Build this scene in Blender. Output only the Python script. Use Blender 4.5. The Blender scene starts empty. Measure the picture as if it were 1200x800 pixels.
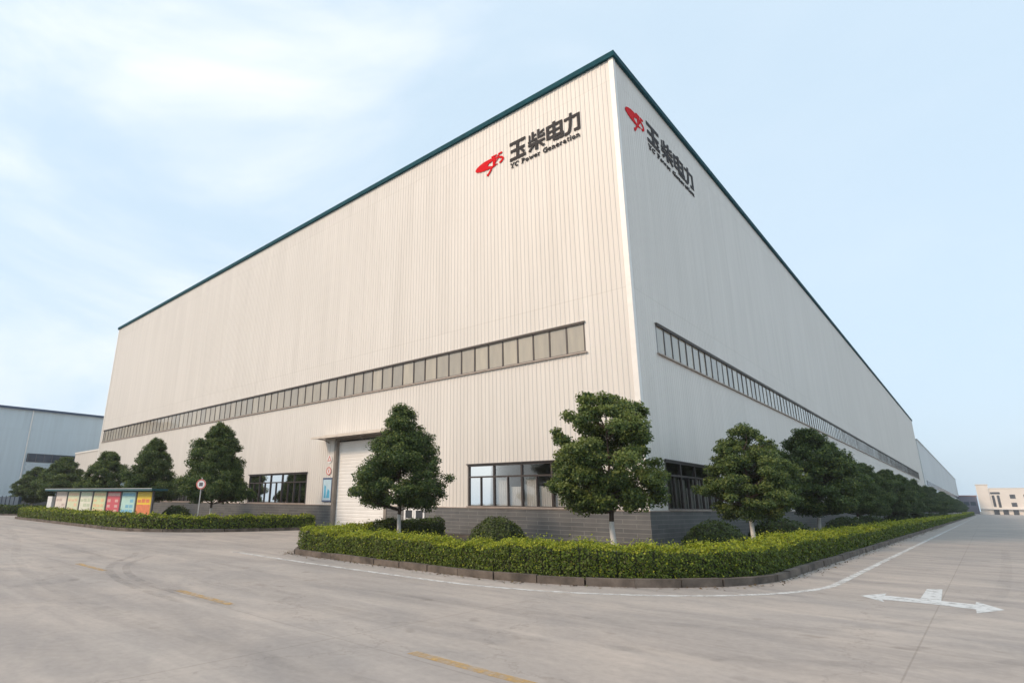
import bpy, bmesh, math, random
import numpy as np
from mathutils import Matrix, Vector

random.seed(7)
rng = np.random.default_rng(11)
SC = bpy.context.scene
C = SC.collection

# ------------------------------------------------------------------ camera
cam_d = bpy.data.cameras.new('camera')
cam = bpy.data.objects.new('camera', cam_d)
C.objects.link(cam)
RM = [[0.73013834, 0.68316856, 0.01336857], [0.17106238, -0.20169514, 0.96439449], [-0.66154037, 0.70185454, 0.2641298]]
cam.matrix_world = Matrix(((RM[0][0], RM[1][0], -RM[2][0], 9.9784),
                           (RM[0][1], RM[1][1], -RM[2][1], -23.1212),
                           (RM[0][2], RM[1][2], -RM[2][2], 1.6), (0, 0, 0, 1)))
cam_d.sensor_width = 36.0
cam_d.lens = 657.795 / 1200 * 36
cam_d.shift_x = 85.01 / 1200
cam_d.shift_y = 9.665 / 1200
cam_d.clip_start = 0.1
cam_d.clip_end = 5000
SC.camera = cam

# ------------------------------------------------------------------ light
SUN_EL, SUN_AZ = math.radians(34), math.atan2(-0.42, -0.91)     # azimuth clockwise from +Y
world = bpy.data.worlds.new('World')
SC.world = world
world.use_nodes = True
wn, wl_ = world.node_tree.nodes, world.node_tree.links
for n in list(wn): wn.remove(n)
w_out = wn.new('ShaderNodeOutputWorld')
w_bg = wn.new('ShaderNodeBackground')
w_bg.inputs['Strength'].default_value = 0.125
sky = wn.new('ShaderNodeTexSky')
sky.sky_type = 'NISHITA'
sky.sun_disc = False
sky.sun_elevation = SUN_EL
sky.sun_rotation = SUN_AZ % (2 * math.pi)
sky.altitude = 50
sky.air_density = 1.0
sky.dust_density = 4.0
sky.ozone_density = 1.6
# thin high cloud and haze veil, laid out by direction
tc = wn.new('ShaderNodeTexCoord')
mp = wn.new('ShaderNodeMapping')
mp.inputs['Scale'].default_value = (1.0, 1.0, 2.2)
mp.inputs['Rotation'].default_value = (0.25, 0.1, 0.5)
nz = wn.new('ShaderNodeTexNoise')
nz.inputs['Scale'].default_value = 1.9
nz.inputs['Detail'].default_value = 6
nz.inputs['Roughness'].default_value = 0.55
nz.inputs['Distortion'].default_value = 0.5
cr = wn.new('ShaderNodeMapRange')
cr.inputs['From Min'].default_value = 0.36
cr.inputs['From Max'].default_value = 0.78
cr.inputs['To Min'].default_value = 0.0
cr.inputs['To Max'].default_value = 0.92
cr.interpolation_type = 'SMOOTHSTEP'
# clouds gather in the western sky
dotn = wn.new('ShaderNodeVectorMath'); dotn.operation = 'DOT_PRODUCT'
dotn.inputs[1].default_value = (-0.93, 0.02, 0.36)
side = wn.new('ShaderNodeMapRange')
side.inputs['From Min'].default_value = 0.45
side.inputs['From Max'].default_value = 1.0
side.inputs['To Min'].default_value = 0.08
side.inputs['To Max'].default_value = 1.0
mulc = wn.new('ShaderNodeMath'); mulc.operation = 'MULTIPLY'
veil = wn.new('ShaderNodeMixRGB'); veil.inputs['Fac'].default_value = 0.84
veil.inputs['Color2'].default_value = (4.1, 5.1, 5.95, 1)
cloud = wn.new('ShaderNodeMixRGB')
cloud.inputs['Color2'].default_value = (6.5, 6.55, 6.75, 1)
wl_.new(tc.outputs['Generated'], mp.inputs['Vector'])
wl_.new(mp.outputs['Vector'], nz.inputs['Vector'])
wl_.new(nz.outputs['Fac'], cr.inputs['Value'])
wl_.new(tc.outputs['Generated'], dotn.inputs[0])
wl_.new(dotn.outputs['Value'], side.inputs['Value'])
wl_.new(cr.outputs['Result'], mulc.inputs[0])
wl_.new(side.outputs['Result'], mulc.inputs[1])
wl_.new(sky.outputs['Color'], veil.inputs['Color1'])
wl_.new(veil.outputs['Color'], cloud.inputs['Color1'])
wl_.new(mulc.outputs['Value'], cloud.inputs['Fac'])
wl_.new(cloud.outputs['Color'], w_bg.inputs['Color'])
wl_.new(w_bg.outputs['Background'], w_out.inputs['Surface'])

sun_d = bpy.data.lights.new('sun', 'SUN')
sun_d.energy = 1.58
sun_d.angle = math.radians(11)
sun_d.color = (1.0, 0.75, 0.54)
sun = bpy.data.objects.new('sun', sun_d)
C.objects.link(sun)
sdir = Vector((math.sin(SUN_AZ) * math.cos(SUN_EL), math.cos(SUN_AZ) * math.cos(SUN_EL), math.sin(SUN_EL)))
sun.rotation_euler = sdir.to_track_quat('Z', 'Y').to_euler()
sun.location = sdir * 200

SC.view_settings.view_transform = 'Standard'
SC.view_settings.look = 'None'
SC.view_settings.exposure = 0.55
SC.view_settings.gamma = 1.0
SC.view_settings.use_curve_mapping = False
try:
    SC.cycles.max_bounces = 8
    SC.cycles.transparent_max_bounces = 16
except Exception:
    pass

# ------------------------------------------------------------------ materials
def nodes_of(name):
    m = bpy.data.materials.new(name)
    m.use_nodes = True
    nt = m.node_tree
    return m, nt.nodes, nt.links, nt.nodes['Principled BSDF']

def ramp(n, pos):
    r = n.new('ShaderNodeValToRGB')
    e = r.color_ramp.elements
    e[0].position, e[0].color = pos[0][0], (*pos[0][1], 1)
    e[1].position, e[1].color = pos[1][0], (*pos[1][1], 1)
    for p, c in pos[2:]:
        k = e.new(p); k.color = (*c, 1)
    return r

def mat(name, col, rough=0.6, var=0.12, scale=3.0, spec=0.5, metal=0.0, stretch=(1, 1, 1), bump=0.0):
    m, n, l, b = nodes_of(name)
    t = n.new('ShaderNodeTexCoord')
    q = n.new('ShaderNodeMapping'); q.inputs['Scale'].default_value = stretch
    z = n.new('ShaderNodeTexNoise')
    z.inputs['Scale'].default_value = scale; z.inputs['Detail'].default_value = 5; z.inputs['Roughness'].default_value = .6
    r = ramp(n, [(0.3, tuple(c * (1 - var) for c in col)), (0.7, tuple(min(1, c * (1 + var)) for c in col))])
    l.new(t.outputs['Object'], q.inputs['Vector']); l.new(q.outputs['Vector'], z.inputs['Vector'])
    l.new(z.outputs['Fac'], r.inputs['Fac']); l.new(r.outputs['Color'], b.inputs['Base Color'])
    b.inputs['Roughness'].default_value = rough
    b.inputs['Metallic'].default_value = metal
    b.inputs['Specular IOR Level'].default_value = spec
    if bump:
        bp = n.new('ShaderNodeBump'); bp.inputs['Strength'].default_value = bump; bp.inputs['Distance'].default_value = 0.02
        l.new(z.outputs['Fac'], bp.inputs['Height']); l.new(bp.outputs['Normal'], b.inputs['Normal'])
    return m

def leaf_mat(name, cols, trans=0.36, rough=0.5):
    m, n, l, b = nodes_of(name)
    g = n.new('ShaderNodeNewGeometry')
    r = ramp(n, [(0.0, cols[0]), (1.0, cols[-1])] + [(i / (len(cols) - 1), c) for i, c in enumerate(cols) if 0 < i < len(cols) - 1])
    l.new(g.outputs['Random Per Island'], r.inputs['Fac'])
    l.new(r.outputs['Color'], b.inputs['Base Color'])
    b.inputs['Roughness'].default_value = rough
    b.inputs['Specular IOR Level'].default_value = 0.35
    tr = n.new('ShaderNodeBsdfTranslucent')
    l.new(r.outputs['Color'], tr.inputs['Color'])
    mx = n.new('ShaderNodeMixShader'); mx.inputs['Fac'].default_value = trans
    l.new(b.outputs['BSDF'], mx.inputs[1]); l.new(tr.outputs['BSDF'], mx.inputs[2])
    l.new(mx.outputs['Shader'], n['Material Output'].inputs['Surface'])
    return m

def glass_mat(name, tint=(0.74, 0.76, 0.77), ior=1.62):
    m, n, l, b = nodes_of(name)
    n.remove(b)
    fr = n.new('ShaderNodeFresnel'); fr.inputs['IOR'].default_value = ior
    tp = n.new('ShaderNodeBsdfTransparent'); tp.inputs['Color'].default_value = (*tint, 1)
    gl = n.new('ShaderNodeBsdfGlossy'); gl.inputs['Roughness'].default_value = 0.03
    nz_ = n.new('ShaderNodeTexNoise'); nz_.inputs['Scale'].default_value = 0.8
    tcx = n.new('ShaderNodeTexCoord'); l.new(tcx.outputs['Object'], nz_.inputs['Vector'])
    bp = n.new('ShaderNodeBump'); bp.inputs['Strength'].default_value = 0.04; bp.inputs['Distance'].default_value = 0.05
    l.new(nz_.outputs['Fac'], bp.inputs['Height']); l.new(bp.outputs['Normal'], gl.inputs['Normal'])
    mx = n.new('ShaderNodeMixShader')
    l.new(fr.outputs['Fac'], mx.inputs['Fac']); l.new(tp.outputs['BSDF'], mx.inputs[1]); l.new(gl.outputs['BSDF'], mx.inputs[2])
    l.new(mx.outputs['Shader'], n['Material Output'].inputs['Surface'])
    return m

def wall_mat(name, col):
    """coated steel cladding: faint rain streaks and grime of its own"""
    m, n, l, b = nodes_of(name)
    t = n.new('ShaderNodeTexCoord')
    q = n.new('ShaderNodeMapping'); q.inputs['Scale'].default_value = (1.1, 1.1, 0.05)
    z = n.new('ShaderNodeTexNoise'); z.inputs['Scale'].default_value = 2.2; z.inputs['Detail'].default_value = 6
    z2 = n.new('ShaderNodeTexNoise'); z2.inputs['Scale'].default_value = 0.09; z2.inputs['Detail'].default_value = 3
    r = ramp(n, [(0.25, tuple(c * 0.93 for c in col)), (0.75, tuple(min(1, c * 1.04) for c in col))])
    r2 = ramp(n, [(0.3, (0.95, 0.95, 0.945)), (0.7, (1, 1, 1))])
    mu = n.new('ShaderNodeMixRGB'); mu.blend_type = 'MULTIPLY'; mu.inputs['Fac'].default_value = 1
    l.new(t.outputs['Object'], q.inputs['Vector']); l.new(q.outputs['Vector'], z.inputs['Vector'])
    l.new(t.outputs['Object'], z2.inputs['Vector'])
    l.new(z.outputs['Fac'], r.inputs['Fac']); l.new(z2.outputs['Fac'], r2.inputs['Fac'])
    l.new(r.outputs['Color'], mu.inputs['Color1']); l.new(r2.outputs['Color'], mu.inputs['Color2'])
    sp = n.new('ShaderNodeSeparateXYZ'); l.new(t.outputs['Object'], sp.inputs['Vector'])
    sm = n.new('ShaderNodeMath'); sm.operation = 'SUBTRACT'; l.new(sp.outputs['X'], sm.inputs[0]); l.new(sp.outputs['Y'], sm.inputs[1])
    dv = n.new('ShaderNodeMath'); dv.operation = 'DIVIDE'; dv.inputs[1].default_value = 0.84; l.new(sm.outputs['Value'], dv.inputs[0])
    fl = n.new('ShaderNodeMath'); fl.operation = 'FLOOR'; l.new(dv.outputs['Value'], fl.inputs[0])
    dz = n.new('ShaderNodeMath'); dz.operation = 'DIVIDE'; dz.inputs[1].default_value = 11.2; l.new(sp.outputs['Z'], dz.inputs[0])
    fz = n.new('ShaderNodeMath'); fz.operation = 'FLOOR'; l.new(dz.outputs['Value'], fz.inputs[0])
    cv = n.new('ShaderNodeCombineXYZ'); l.new(fl.outputs['Value'], cv.inputs['X']); l.new(fz.outputs['Value'], cv.inputs['Y'])
    wh = n.new('ShaderNodeTexWhiteNoise'); wh.noise_dimensions = '2D'; l.new(cv.outputs['Vector'], wh.inputs['Vector'])
    r3 = ramp(n, [(0, (0.962, 0.96, 0.957)), (1, (1, 1, 1))]); l.new(wh.outputs['Value'], r3.inputs['Fac'])
    mu2 = n.new('ShaderNodeMixRGB'); mu2.blend_type = 'MULTIPLY'; mu2.inputs['Fac'].default_value = 1
    l.new(mu.outputs['Color'], mu2.inputs['Color1']); l.new(r3.outputs['Color'], mu2.inputs['Color2'])
    # thin dirt line where the upper sheets lap the lower ones
    fr = n.new('ShaderNodeMath'); fr.operation = 'FRACT'; l.new(dz.outputs['Value'], fr.inputs[0])
    lt = n.new('ShaderNodeMath'); lt.operation = 'LESS_THAN'; lt.inputs[1].default_value = 0.0025; l.new(fr.outputs['Value'], lt.inputs[0])
    mu3 = n.new('ShaderNodeMixRGB'); mu3.blend_type = 'MULTIPLY'; mu3.inputs['Color2'].default_value = (0.86, 0.85, 0.83, 1)
    l.new(lt.outputs['Value'], mu3.inputs['Fac']); l.new(mu2.outputs['Color'], mu3.inputs['Color1'])
    l.new(mu3.outputs['Color'], b.inputs['Base Color'])
    b.inputs['Roughness'].default_value = 0.45
    b.inputs['Specular IOR Level'].default_value = 0.4
    return m

def dado_mat(name):
    """grey tile courses with thin pale joints"""
    m, n, l, b = nodes_of(name)
    t = n.new('ShaderNodeTexCoord')
    s = n.new('ShaderNodeSeparateXYZ')
    ad = n.new('ShaderNodeMath'); ad.operation = 'ADD'
    cb = n.new('ShaderNodeCombineXYZ')
    l.new(t.outputs['Object'], s.inputs['Vector'])
    l.new(s.outputs['X'], ad.inputs[0]); l.new(s.outputs['Y'], ad.inputs[1])
    l.new(ad.outputs['Value'], cb.inputs['X']); l.new(s.outputs['Z'], cb.inputs['Y'])
    br = n.new('ShaderNodeTexBrick')
    br.inputs['Scale'].default_value = 1.0
    br.inputs['Brick Width'].default_value = 1.2
    br.inputs['Row Height'].default_value = 0.178
    br.inputs['Mortar Size'].default_value = 0.011
    br.inputs['Mortar Smooth'].default_value = 0.2
    br.offset = 0.5
    br.inputs['Color1'].default_value = (0.105, 0.106, 0.107, 1)
    br.inputs['Color2'].default_value = (0.140, 0.138, 0.135, 1)
    br.inputs['Mortar'].default_value = (0.24, 0.235, 0.225, 1)
    l.new(cb.outputs['Vector'], br.inputs['Vector'])
    z = n.new('ShaderNodeTexNoise'); z.inputs['Scale'].default_value = 1.3; z.inputs['Detail'].default_value = 6
    l.new(t.outputs['Object'], z.inputs['Vector'])
    r = ramp(n, [(0.3, (0.8, 0.8, 0.8)), (0.75, (1.12, 1.1, 1.07))])
    l.new(z.outputs['Fac'], r.inputs['Fac'])
    mu = n.new('ShaderNodeMixRGB'); mu.blend_type = 'MULTIPLY'; mu.inputs['Fac'].default_value = 1
    l.new(br.outputs['Color'], mu.inputs['Color1']); l.new(r.outputs['Color'], mu.inputs['Color2'])
    l.new(mu.outputs['Color'], b.inputs['Base Color'])
    b.inputs['Roughness'].default_value = 0.42
    return m

def concrete_mat(name):
    """worn concrete paving: cloudy tone, drag streaks along the road, slab joints, patches"""
    m, n, l, b = nodes_of(name)
    t = n.new('ShaderNodeTexCoord')
    def noise(scale, stretch=(1, 1, 1), det=6, rough=.6, dist=0):
        q = n.new('ShaderNodeMapping'); q.inputs['Scale'].default_value = stretch
        z = n.new('ShaderNodeTexNoise'); z.inputs['Scale'].default_value = scale
        z.inputs['Detail'].default_value = det; z.inputs['Roughness'].default_value = rough
        z.inputs['Distortion'].default_value = dist
        l.new(t.outputs['Object'], q.inputs['Vector']); l.new(q.outputs['Vector'], z.inputs['Vector'])
        return z
    big = noise(0.16, det=5)
    streak = noise(0.55, (0.22, 1.9, 1), det=7, rough=.65, dist=.6)
    fine = noise(9.0, det=8, rough=.75)
    patch = noise(0.75, (0.6, 1, 1), det=4, dist=1.2)
    rb = ramp(n, [(0.33, (0.380, 0.342, 0.308)), (0.68, (0.450, 0.392, 0.342))])
    l.new(big.outputs['Fac'], rb.inputs['Fac'])
    def mul(a, fac_node, lo, hi, p0, p1):
        r = ramp(n, [(p0, lo), (p1, hi)])
        l.new(fac_node.outputs['Fac'], r.inputs['Fac'])
        mu = n.new('ShaderNodeMixRGB'); mu.blend_type = 'MULTIPLY'; mu.inputs['Fac'].default_value = 1
        l.new(a.outputs['Color'], mu.inputs['Color1']); l.new(r.outputs['Color'], mu.inputs['Color2'])
        return mu
    c = mul(rb, streak, (0.80, 0.80, 0.81), (1.12, 1.11, 1.10), 0.32, 0.68)
    c = mul(c, patch, (0.86, 0.87, 0.89), (1.05, 1.04, 1.03), 0.34, 0.62)
    c = mul(c, fine, (0.88, 0.88, 0.88), (1.08, 1.08, 1.08), 0.3, 0.7)
    spots = noise(1.7, det=2, rough=.4)
    c = mul(c, spots, (1, 1, 1), (0.80, 0.79, 0.78), 0.66, 0.74)
    cells = n.new('ShaderNodeTexVoronoi'); cells.feature = 'DISTANCE_TO_EDGE'; cells.inputs['Scale'].default_value = 0.16
    wob = noise(0.7, det=6, rough=.7)
    wv = n.new('ShaderNodeMixRGB'); wv.inputs['Fac'].default_value = .35
    l.new(t.outputs['Object'], wv.inputs['Color1']); l.new(wob.outputs['Color'], wv.inputs['Color2'])
    vs = n.new('ShaderNodeVectorMath'); vs.operation = 'MULTIPLY_ADD'
    vs.inputs[1].default_value = (2.2, 2.2, 0); l.new(wob.outputs['Color'], vs.inputs[0]); l.new(t.outputs['Object'], vs.inputs[2])
    l.new(vs.outputs['Vector'], cells.inputs['Vector'])
    ck = ramp(n, [(0.0, (0.72, 0.71, 0.70)), (0.0035, (1, 1, 1))]); l.new(cells.outputs['Distance'], ck.inputs['Fac'])
    mk = n.new('ShaderNodeMixRGB'); mk.blend_type = 'MULTIPLY'; mk.inputs['Fac'].default_value = 0.7
    l.new(c.outputs['Color'], mk.inputs['Color1']); l.new(ck.outputs['Color'], mk.inputs['Color2'])
    c = mk
    # slab joints
    br = n.new('ShaderNodeTexBrick')
    br.offset = 0.0
    br.inputs['Scale'].default_value = 1.0
    br.inputs['Brick Width'].default_value = 5.2
    br.inputs['Row Height'].default_value = 4.55
    br.inputs['Mortar Size'].default_value = 0.012
    br.inputs['Mortar Smooth'].default_value = 0.4
    br.inputs['Color1'].default_value = (1, 1, 1, 1)
    br.inputs['Color2'].default_value = (0.965, 0.967, 0.97, 1)
    br.inputs['Mortar'].default_value = (0.70, 0.69, 0.67, 1)
    qj = n.new('ShaderNodeMapping'); qj.inputs['Location'].default_value = (1.3, 0.25, 0)
    l.new(t.outputs['Object'], qj.inputs['Vector']); l.new(qj.outputs['Vector'], br.inputs['Vector'])
    mj = n.new('ShaderNodeMixRGB'); mj.blend_type = 'MULTIPLY'; mj.inputs['Fac'].default_value = 0.62
    l.new(c.outputs['Color'], mj.inputs['Color1']); l.new(br.outputs['Color'], mj.inputs['Color2'])
    l.new(mj.outputs['Color'], b.inputs['Base Color'])
    b.inputs['Roughness'].default_value = 0.78
    b.inputs['Specular IOR Level'].default_value = 0.3
    bp = n.new('ShaderNodeBump'); bp.inputs['Strength'].default_value = 0.25; bp.inputs['Distance'].default_value = 0.01
    l.new(fine.outputs['Fac'], bp.inputs['Height']); l.new(bp.outputs['Normal'], b.inputs['Normal'])
    return m

def worn_paint(name, col, lo=0.36, hi=0.52, keep=1.0, scale=7.0):
    """road paint worn through to the concrete below"""
    m, n, l, b = nodes_of(name)
    t = n.new('ShaderNodeTexCoord')
    z = n.new('ShaderNodeTexNoise'); z.inputs['Scale'].default_value = scale; z.inputs['Detail'].default_value = 8; z.inputs['Roughness'].default_value = .7
    l.new(t.outputs['Object'], z.inputs['Vector'])
    r = n.new('ShaderNodeMapRange'); r.inputs['From Min'].default_value = lo; r.inputs['From Max'].default_value = hi
    r.inputs['To Max'].default_value = keep
    l.new(z.outputs['Fac'], r.inputs['Value'])
    b.inputs['Base Color'].default_value = (*col, 1); b.inputs['Roughness'].default_value = .6
    tp = n.new('ShaderNodeBsdfTransparent')
    mx = n.new('ShaderNodeMixShader')
    l.new(r.outputs['Result'], mx.inputs['Fac']); l.new(tp.outputs['BSDF'], mx.inputs[1]); l.new(b.outputs['BSDF'], mx.inputs[2])
    l.new(mx.outputs['Shader'], n['Material Output'].inputs['Surface'])
    return m

def pane_mat(name):
    m, n, l, b = nodes_of(name)
    g = n.new('ShaderNodeNewGeometry')
    r = ramp(n, [(0, (0.33, 0.30, 0.245)), (.5, (0.39, 0.345, 0.27)), (1, (0.46, 0.41, 0.32))])
    l.new(g.outputs['Random Per Island'], r.inputs['Fac'])
    t = n.new('ShaderNodeTexCoord'); q = n.new('ShaderNodeMapping'); q.inputs['Scale'].default_value = (2.5, 2.5, .5)
    z = n.new('ShaderNodeTexNoise'); z.inputs['Scale'].default_value = 1.2; z.inputs['Detail'].default_value = 5
    l.new(t.outputs['Object'], q.inputs['Vector']); l.new(q.outputs['Vector'], z.inputs['Vector'])
    r2 = ramp(n, [(.3, (.84, .85, .87)), (.7, (1.05, 1.04, 1.02))]); l.new(z.outputs['Fac'], r2.inputs['Fac'])
    mu = n.new('ShaderNodeMixRGB'); mu.blend_type = 'MULTIPLY'; mu.inputs['Fac'].default_value = 1
    l.new(r.outputs['Color'], mu.inputs['Color1']); l.new(r2.outputs['Color'], mu.inputs['Color2'])
    l.new(mu.outputs['Color'], b.inputs['Base Color'])
    b.inputs['Roughness'].default_value = .09; b.inputs['IOR'].default_value = 1.6; b.inputs['Specular IOR Level'].default_value = .7
    return m

M = dict(
    wall=wall_mat('cream steel cladding', (0.74, 0.70, 0.645)),
    trim=mat('pale flashing', (0.80, 0.77, 0.72), .4, .05),
    roofedge=mat('dark teal roof edge', (0.004, 0.060, 0.078), .75, .2, 2.0, spec=.15),
    roof=mat('roof sheet', (0.30, 0.33, 0.34), .5),
    dado=dado_mat('grey tiled plinth'),
    sill=mat('weathered sill', (0.42, 0.35, 0.30), .7, .15, 4.0),
    frame=mat('dark brown window frame', (0.050, 0.038, 0.033), .4, .15),
    steel=mat('grey brown door jamb', (0.23, 0.20, 0.17), .5, .15),
    panel=pane_mat('fibreglass light panel'),
    glass=glass_mat('window glass'),
    inside=mat('dim interior', (0.22, 0.20, 0.19), .9, .3, .8),
    pane_reflection=mat('pale pane reflection', (0.74, 0.70, 0.64), .8, .12, 1.5),  # pale reflection tone for the sheets added behind the low panes
    shutter=mat('white roller shutter', (0.82, 0.80, 0.76), .45, .05, 1.2),
    canopy=mat('canopy sheet', (0.62, 0.55, 0.47), .6, .12, 2.0),
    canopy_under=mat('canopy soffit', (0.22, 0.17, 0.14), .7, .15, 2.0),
    red=mat('red enamel', (0.66, 0.003, 0.008), .7, .04, spec=.12),
    letter=mat('charcoal letters', (0.040, 0.036, 0.036), .7, .08, spec=.2),
    asphalt=concrete_mat('worn concrete paving'),
    ground=mat('far ground', (0.20, 0.19, 0.15), .95, .3, .02),
    soil=mat('planting soil', (0.085, 0.062, 0.042), .95, .35, 1.6, bump=.6),
    kerb=mat('grimy kerb stone', (0.125, 0.100, 0.080), .9, .55, 2.2, bump=.5),
    white_paint=worn_paint('worn white road paint', (0.74, 0.73, 0.70), .32, .56, .85, 4.0),
    arrow_paint=worn_paint('white arrow paint', (0.68, 0.68, 0.66), .26, .50, .92, 5.0),
    yellow_paint=worn_paint('worn yellow road paint', (0.62, 0.38, 0.11), .34, .66, .78, 6.0),
    rubber=worn_paint('tyre rubber', (0.05, 0.05, 0.05), .36, .80, .27, 2.2),
    rubber_faint=worn_paint('faint tyre rubber', (0.05, 0.05, 0.05), .40, .85, .17, 2.2),
    bark=mat('grey brown bark', (0.085, 0.062, 0.045), .9, .4, 9.0, stretch=(1, 1, .25), bump=.6),
    lime=mat('whitewashed bark', (0.62, 0.60, 0.56), .9, .14, 6.0),
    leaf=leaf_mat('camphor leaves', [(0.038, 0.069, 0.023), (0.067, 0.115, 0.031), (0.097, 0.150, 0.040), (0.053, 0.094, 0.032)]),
    leaf_light=leaf_mat('pale camphor leaves', [(0.105, 0.150, 0.034), (0.165, 0.210, 0.050), (0.215, 0.255, 0.066), (0.125, 0.175, 0.042)]),
    hedge=leaf_mat('hedge leaves', [(0.055, 0.090, 0.012), (0.115, 0.172, 0.018), (0.175, 0.235, 0.024), (0.075, 0.115, 0.015), (0.130, 0.120, 0.035)]),
    hedge_tip=leaf_mat('golden hedge shoots', [(0.24, 0.30, 0.020), (0.36, 0.40, 0.028), (0.46, 0.46, 0.04), (0.20, 0.27, 0.022)], .35),
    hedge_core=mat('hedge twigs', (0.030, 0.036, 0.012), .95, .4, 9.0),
    hedge_dark=leaf_mat('dark hedge leaves', [(0.025, 0.046, 0.010), (0.050, 0.082, 0.014), (0.070, 0.105, 0.018)]),
    shrub=leaf_mat('clipped shrub leaves', [(0.040, 0.062, 0.012), (0.075, 0.105, 0.018), (0.105, 0.135, 0.026)]),
    pole=mat('galvanised pole', (0.45, 0.45, 0.44), .4, .1, metal=.4),
    white=mat('white enamel', (0.78, 0.77, 0.75), .4, .05),
    grey=mat('sign grey', (0.12, 0.12, 0.13), .5, .1),
    blue_wall=wall_mat('pale blue cladding', (0.58, 0.68, 0.74)),
    blue_dark=mat('dark blue glazing', (0.035, 0.055, 0.085), .25, .25, .6),
    blue_light=mat('pale glazing', (0.50, 0.58, 0.63), .25, .1),
    far_wall=mat('far grey cladding', (0.66, 0.68, 0.68), .6, .04, .05),
    cream=mat('cream render', (0.80, 0.73, 0.65), .9, .06, .1),
    mauve=mat('mauve grey render', (0.22, 0.20, 0.25), .9, .1, .1),
    pane_dark=mat('dark far pane', (0.06, 0.065, 0.075), .3, .2),
)

# ------------------------------------------------------------------ helpers
def tag(o, label=None, cat=None, group=None, kind=None):
    if label: o['label'] = label
    if cat: o['category'] = cat
    if group: o['group'] = group
    if kind: o['kind'] = kind
    return o

def thing(name, label, cat, loc=(0, 0, 0), rz=0.0, group=None):
    o = bpy.data.objects.new(name, None)
    o.empty_display_size = 0.3
    C.objects.link(o)
    o.location = loc; o.rotation_euler = (0, 0, rz)
    return tag(o, label, cat, group)

def link(name, me, parent=None):
    o = bpy.data.objects.new(name, me)
    C.objects.link(o)
    if parent is not None: o.parent = parent
    return o

class MB:
    """collects faces into ONE mesh"""
    def __init__(self): self.v, self.f, self.m = [], [], []
    def poly(self, pts, mi=0):
        i = len(self.v); self.v += [tuple(p) for p in pts]
        self.f.append(tuple(range(i, i + len(pts)))); self.m.append(mi)
    def box(self, a, b, mi=0, fn=None):
        (x0, y0, z0), (x1, y1, z1) = a, b
        c = [(x0, y0, z0), (x1, y0, z0), (x1, y1, z0), (x0, y1, z0), (x0, y0, z1), (x1, y0, z1), (x1, y1, z1), (x0, y1, z1)]
        if fn: c = [fn(*p) for p in c]
        i = len(self.v); self.v += c
        for q in ((0, 3, 2, 1), (4, 5, 6, 7), (0, 1, 5, 4), (1, 2, 6, 5), (2, 3, 7, 6), (3, 0, 4, 7)):
            self.f.append(tuple(i + k for k in q)); self.m.append(mi)
    def prism(self, pts, d0, d1, fn, mi=0):
        """outline pts (s,z) extruded from depth d0 to d1; fn(s,o,z) -> world"""
        n = len(pts); i = len(self.v)
        self.v += [fn(s, d0, z) for s, z in pts] + [fn(s, d1, z) for s, z in pts]
        self.f.append(tuple(range(i, i + n))); self.m.append(mi)
        self.f.append(tuple(range(i + 2 * n - 1, i + n - 1, -1))); self.m.append(mi)
        for k in range(n):
            k2 = (k + 1) % n
            self.f.append((i + k, i + n + k, i + n + k2, i + k2)); self.m.append(mi)
    def tube(self, pts, rad, seg=8, mi=0, cap=True):
        pts = [Vector(p) for p in pts]; i0 = len(self.v)
        for k, p in enumerate(pts):
            d = (pts[min(k + 1, len(pts) - 1)] - pts[max(k - 1, 0)]).normalized()
            u = d.cross(Vector((0.31, 0.95, 0.05))).normalized(); w = d.cross(u)
            for j in range(seg):
                a = 2 * math.pi * j / seg
                self.v.append(tuple(p + (u * math.cos(a) + w * math.sin(a)) * rad[k]))
        for k in range(len(pts) - 1):
            for j in range(seg):
                a, b2 = i0 + k * seg + j, i0 + k * seg + (j + 1) % seg
                self.f.append((a, b2, b2 + seg, a + seg)); self.m.append(mi if not callable(mi) else mi(k))
        if cap:
            self.f.append(tuple(i0 + j for j in range(seg))); self.m.append(0)
            self.f.append(tuple(i0 + (len(pts) - 1) * seg + j for j in range(seg))); self.m.append(0)
    def mesh(self, name, mats, recalc=True, smooth=False):
        me = bpy.data.meshes.new(name)
        me.from_pydata(self.v, [], self.f)
        for q in (mats if isinstance(mats, (list, tuple)) else [mats]): me.materials.append(q)
        me.polygons.foreach_set('material_index', self.m)
        if smooth: me.polygons.foreach_set('use_smooth', [True] * len(self.f))
        if recalc:
            bm = bmesh.new(); bm.from_mesh(me)
            bmesh.ops.recalc_face_normals(bm, faces=bm.faces); bm.to_mesh(me); bm.free()
        me.update()
        return me
    def build(self, name, mats, parent=None, recalc=True, smooth=False):
        return link(name, self.mesh(name, mats, recalc, smooth), parent)

def Lw(s, o, z): return (-s, -o, z)          # long wall facing the front road: s runs left from the corner
def Rw(s, o, z): return (o, s, z)            # wall along the side road: s runs back from the corner

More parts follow.
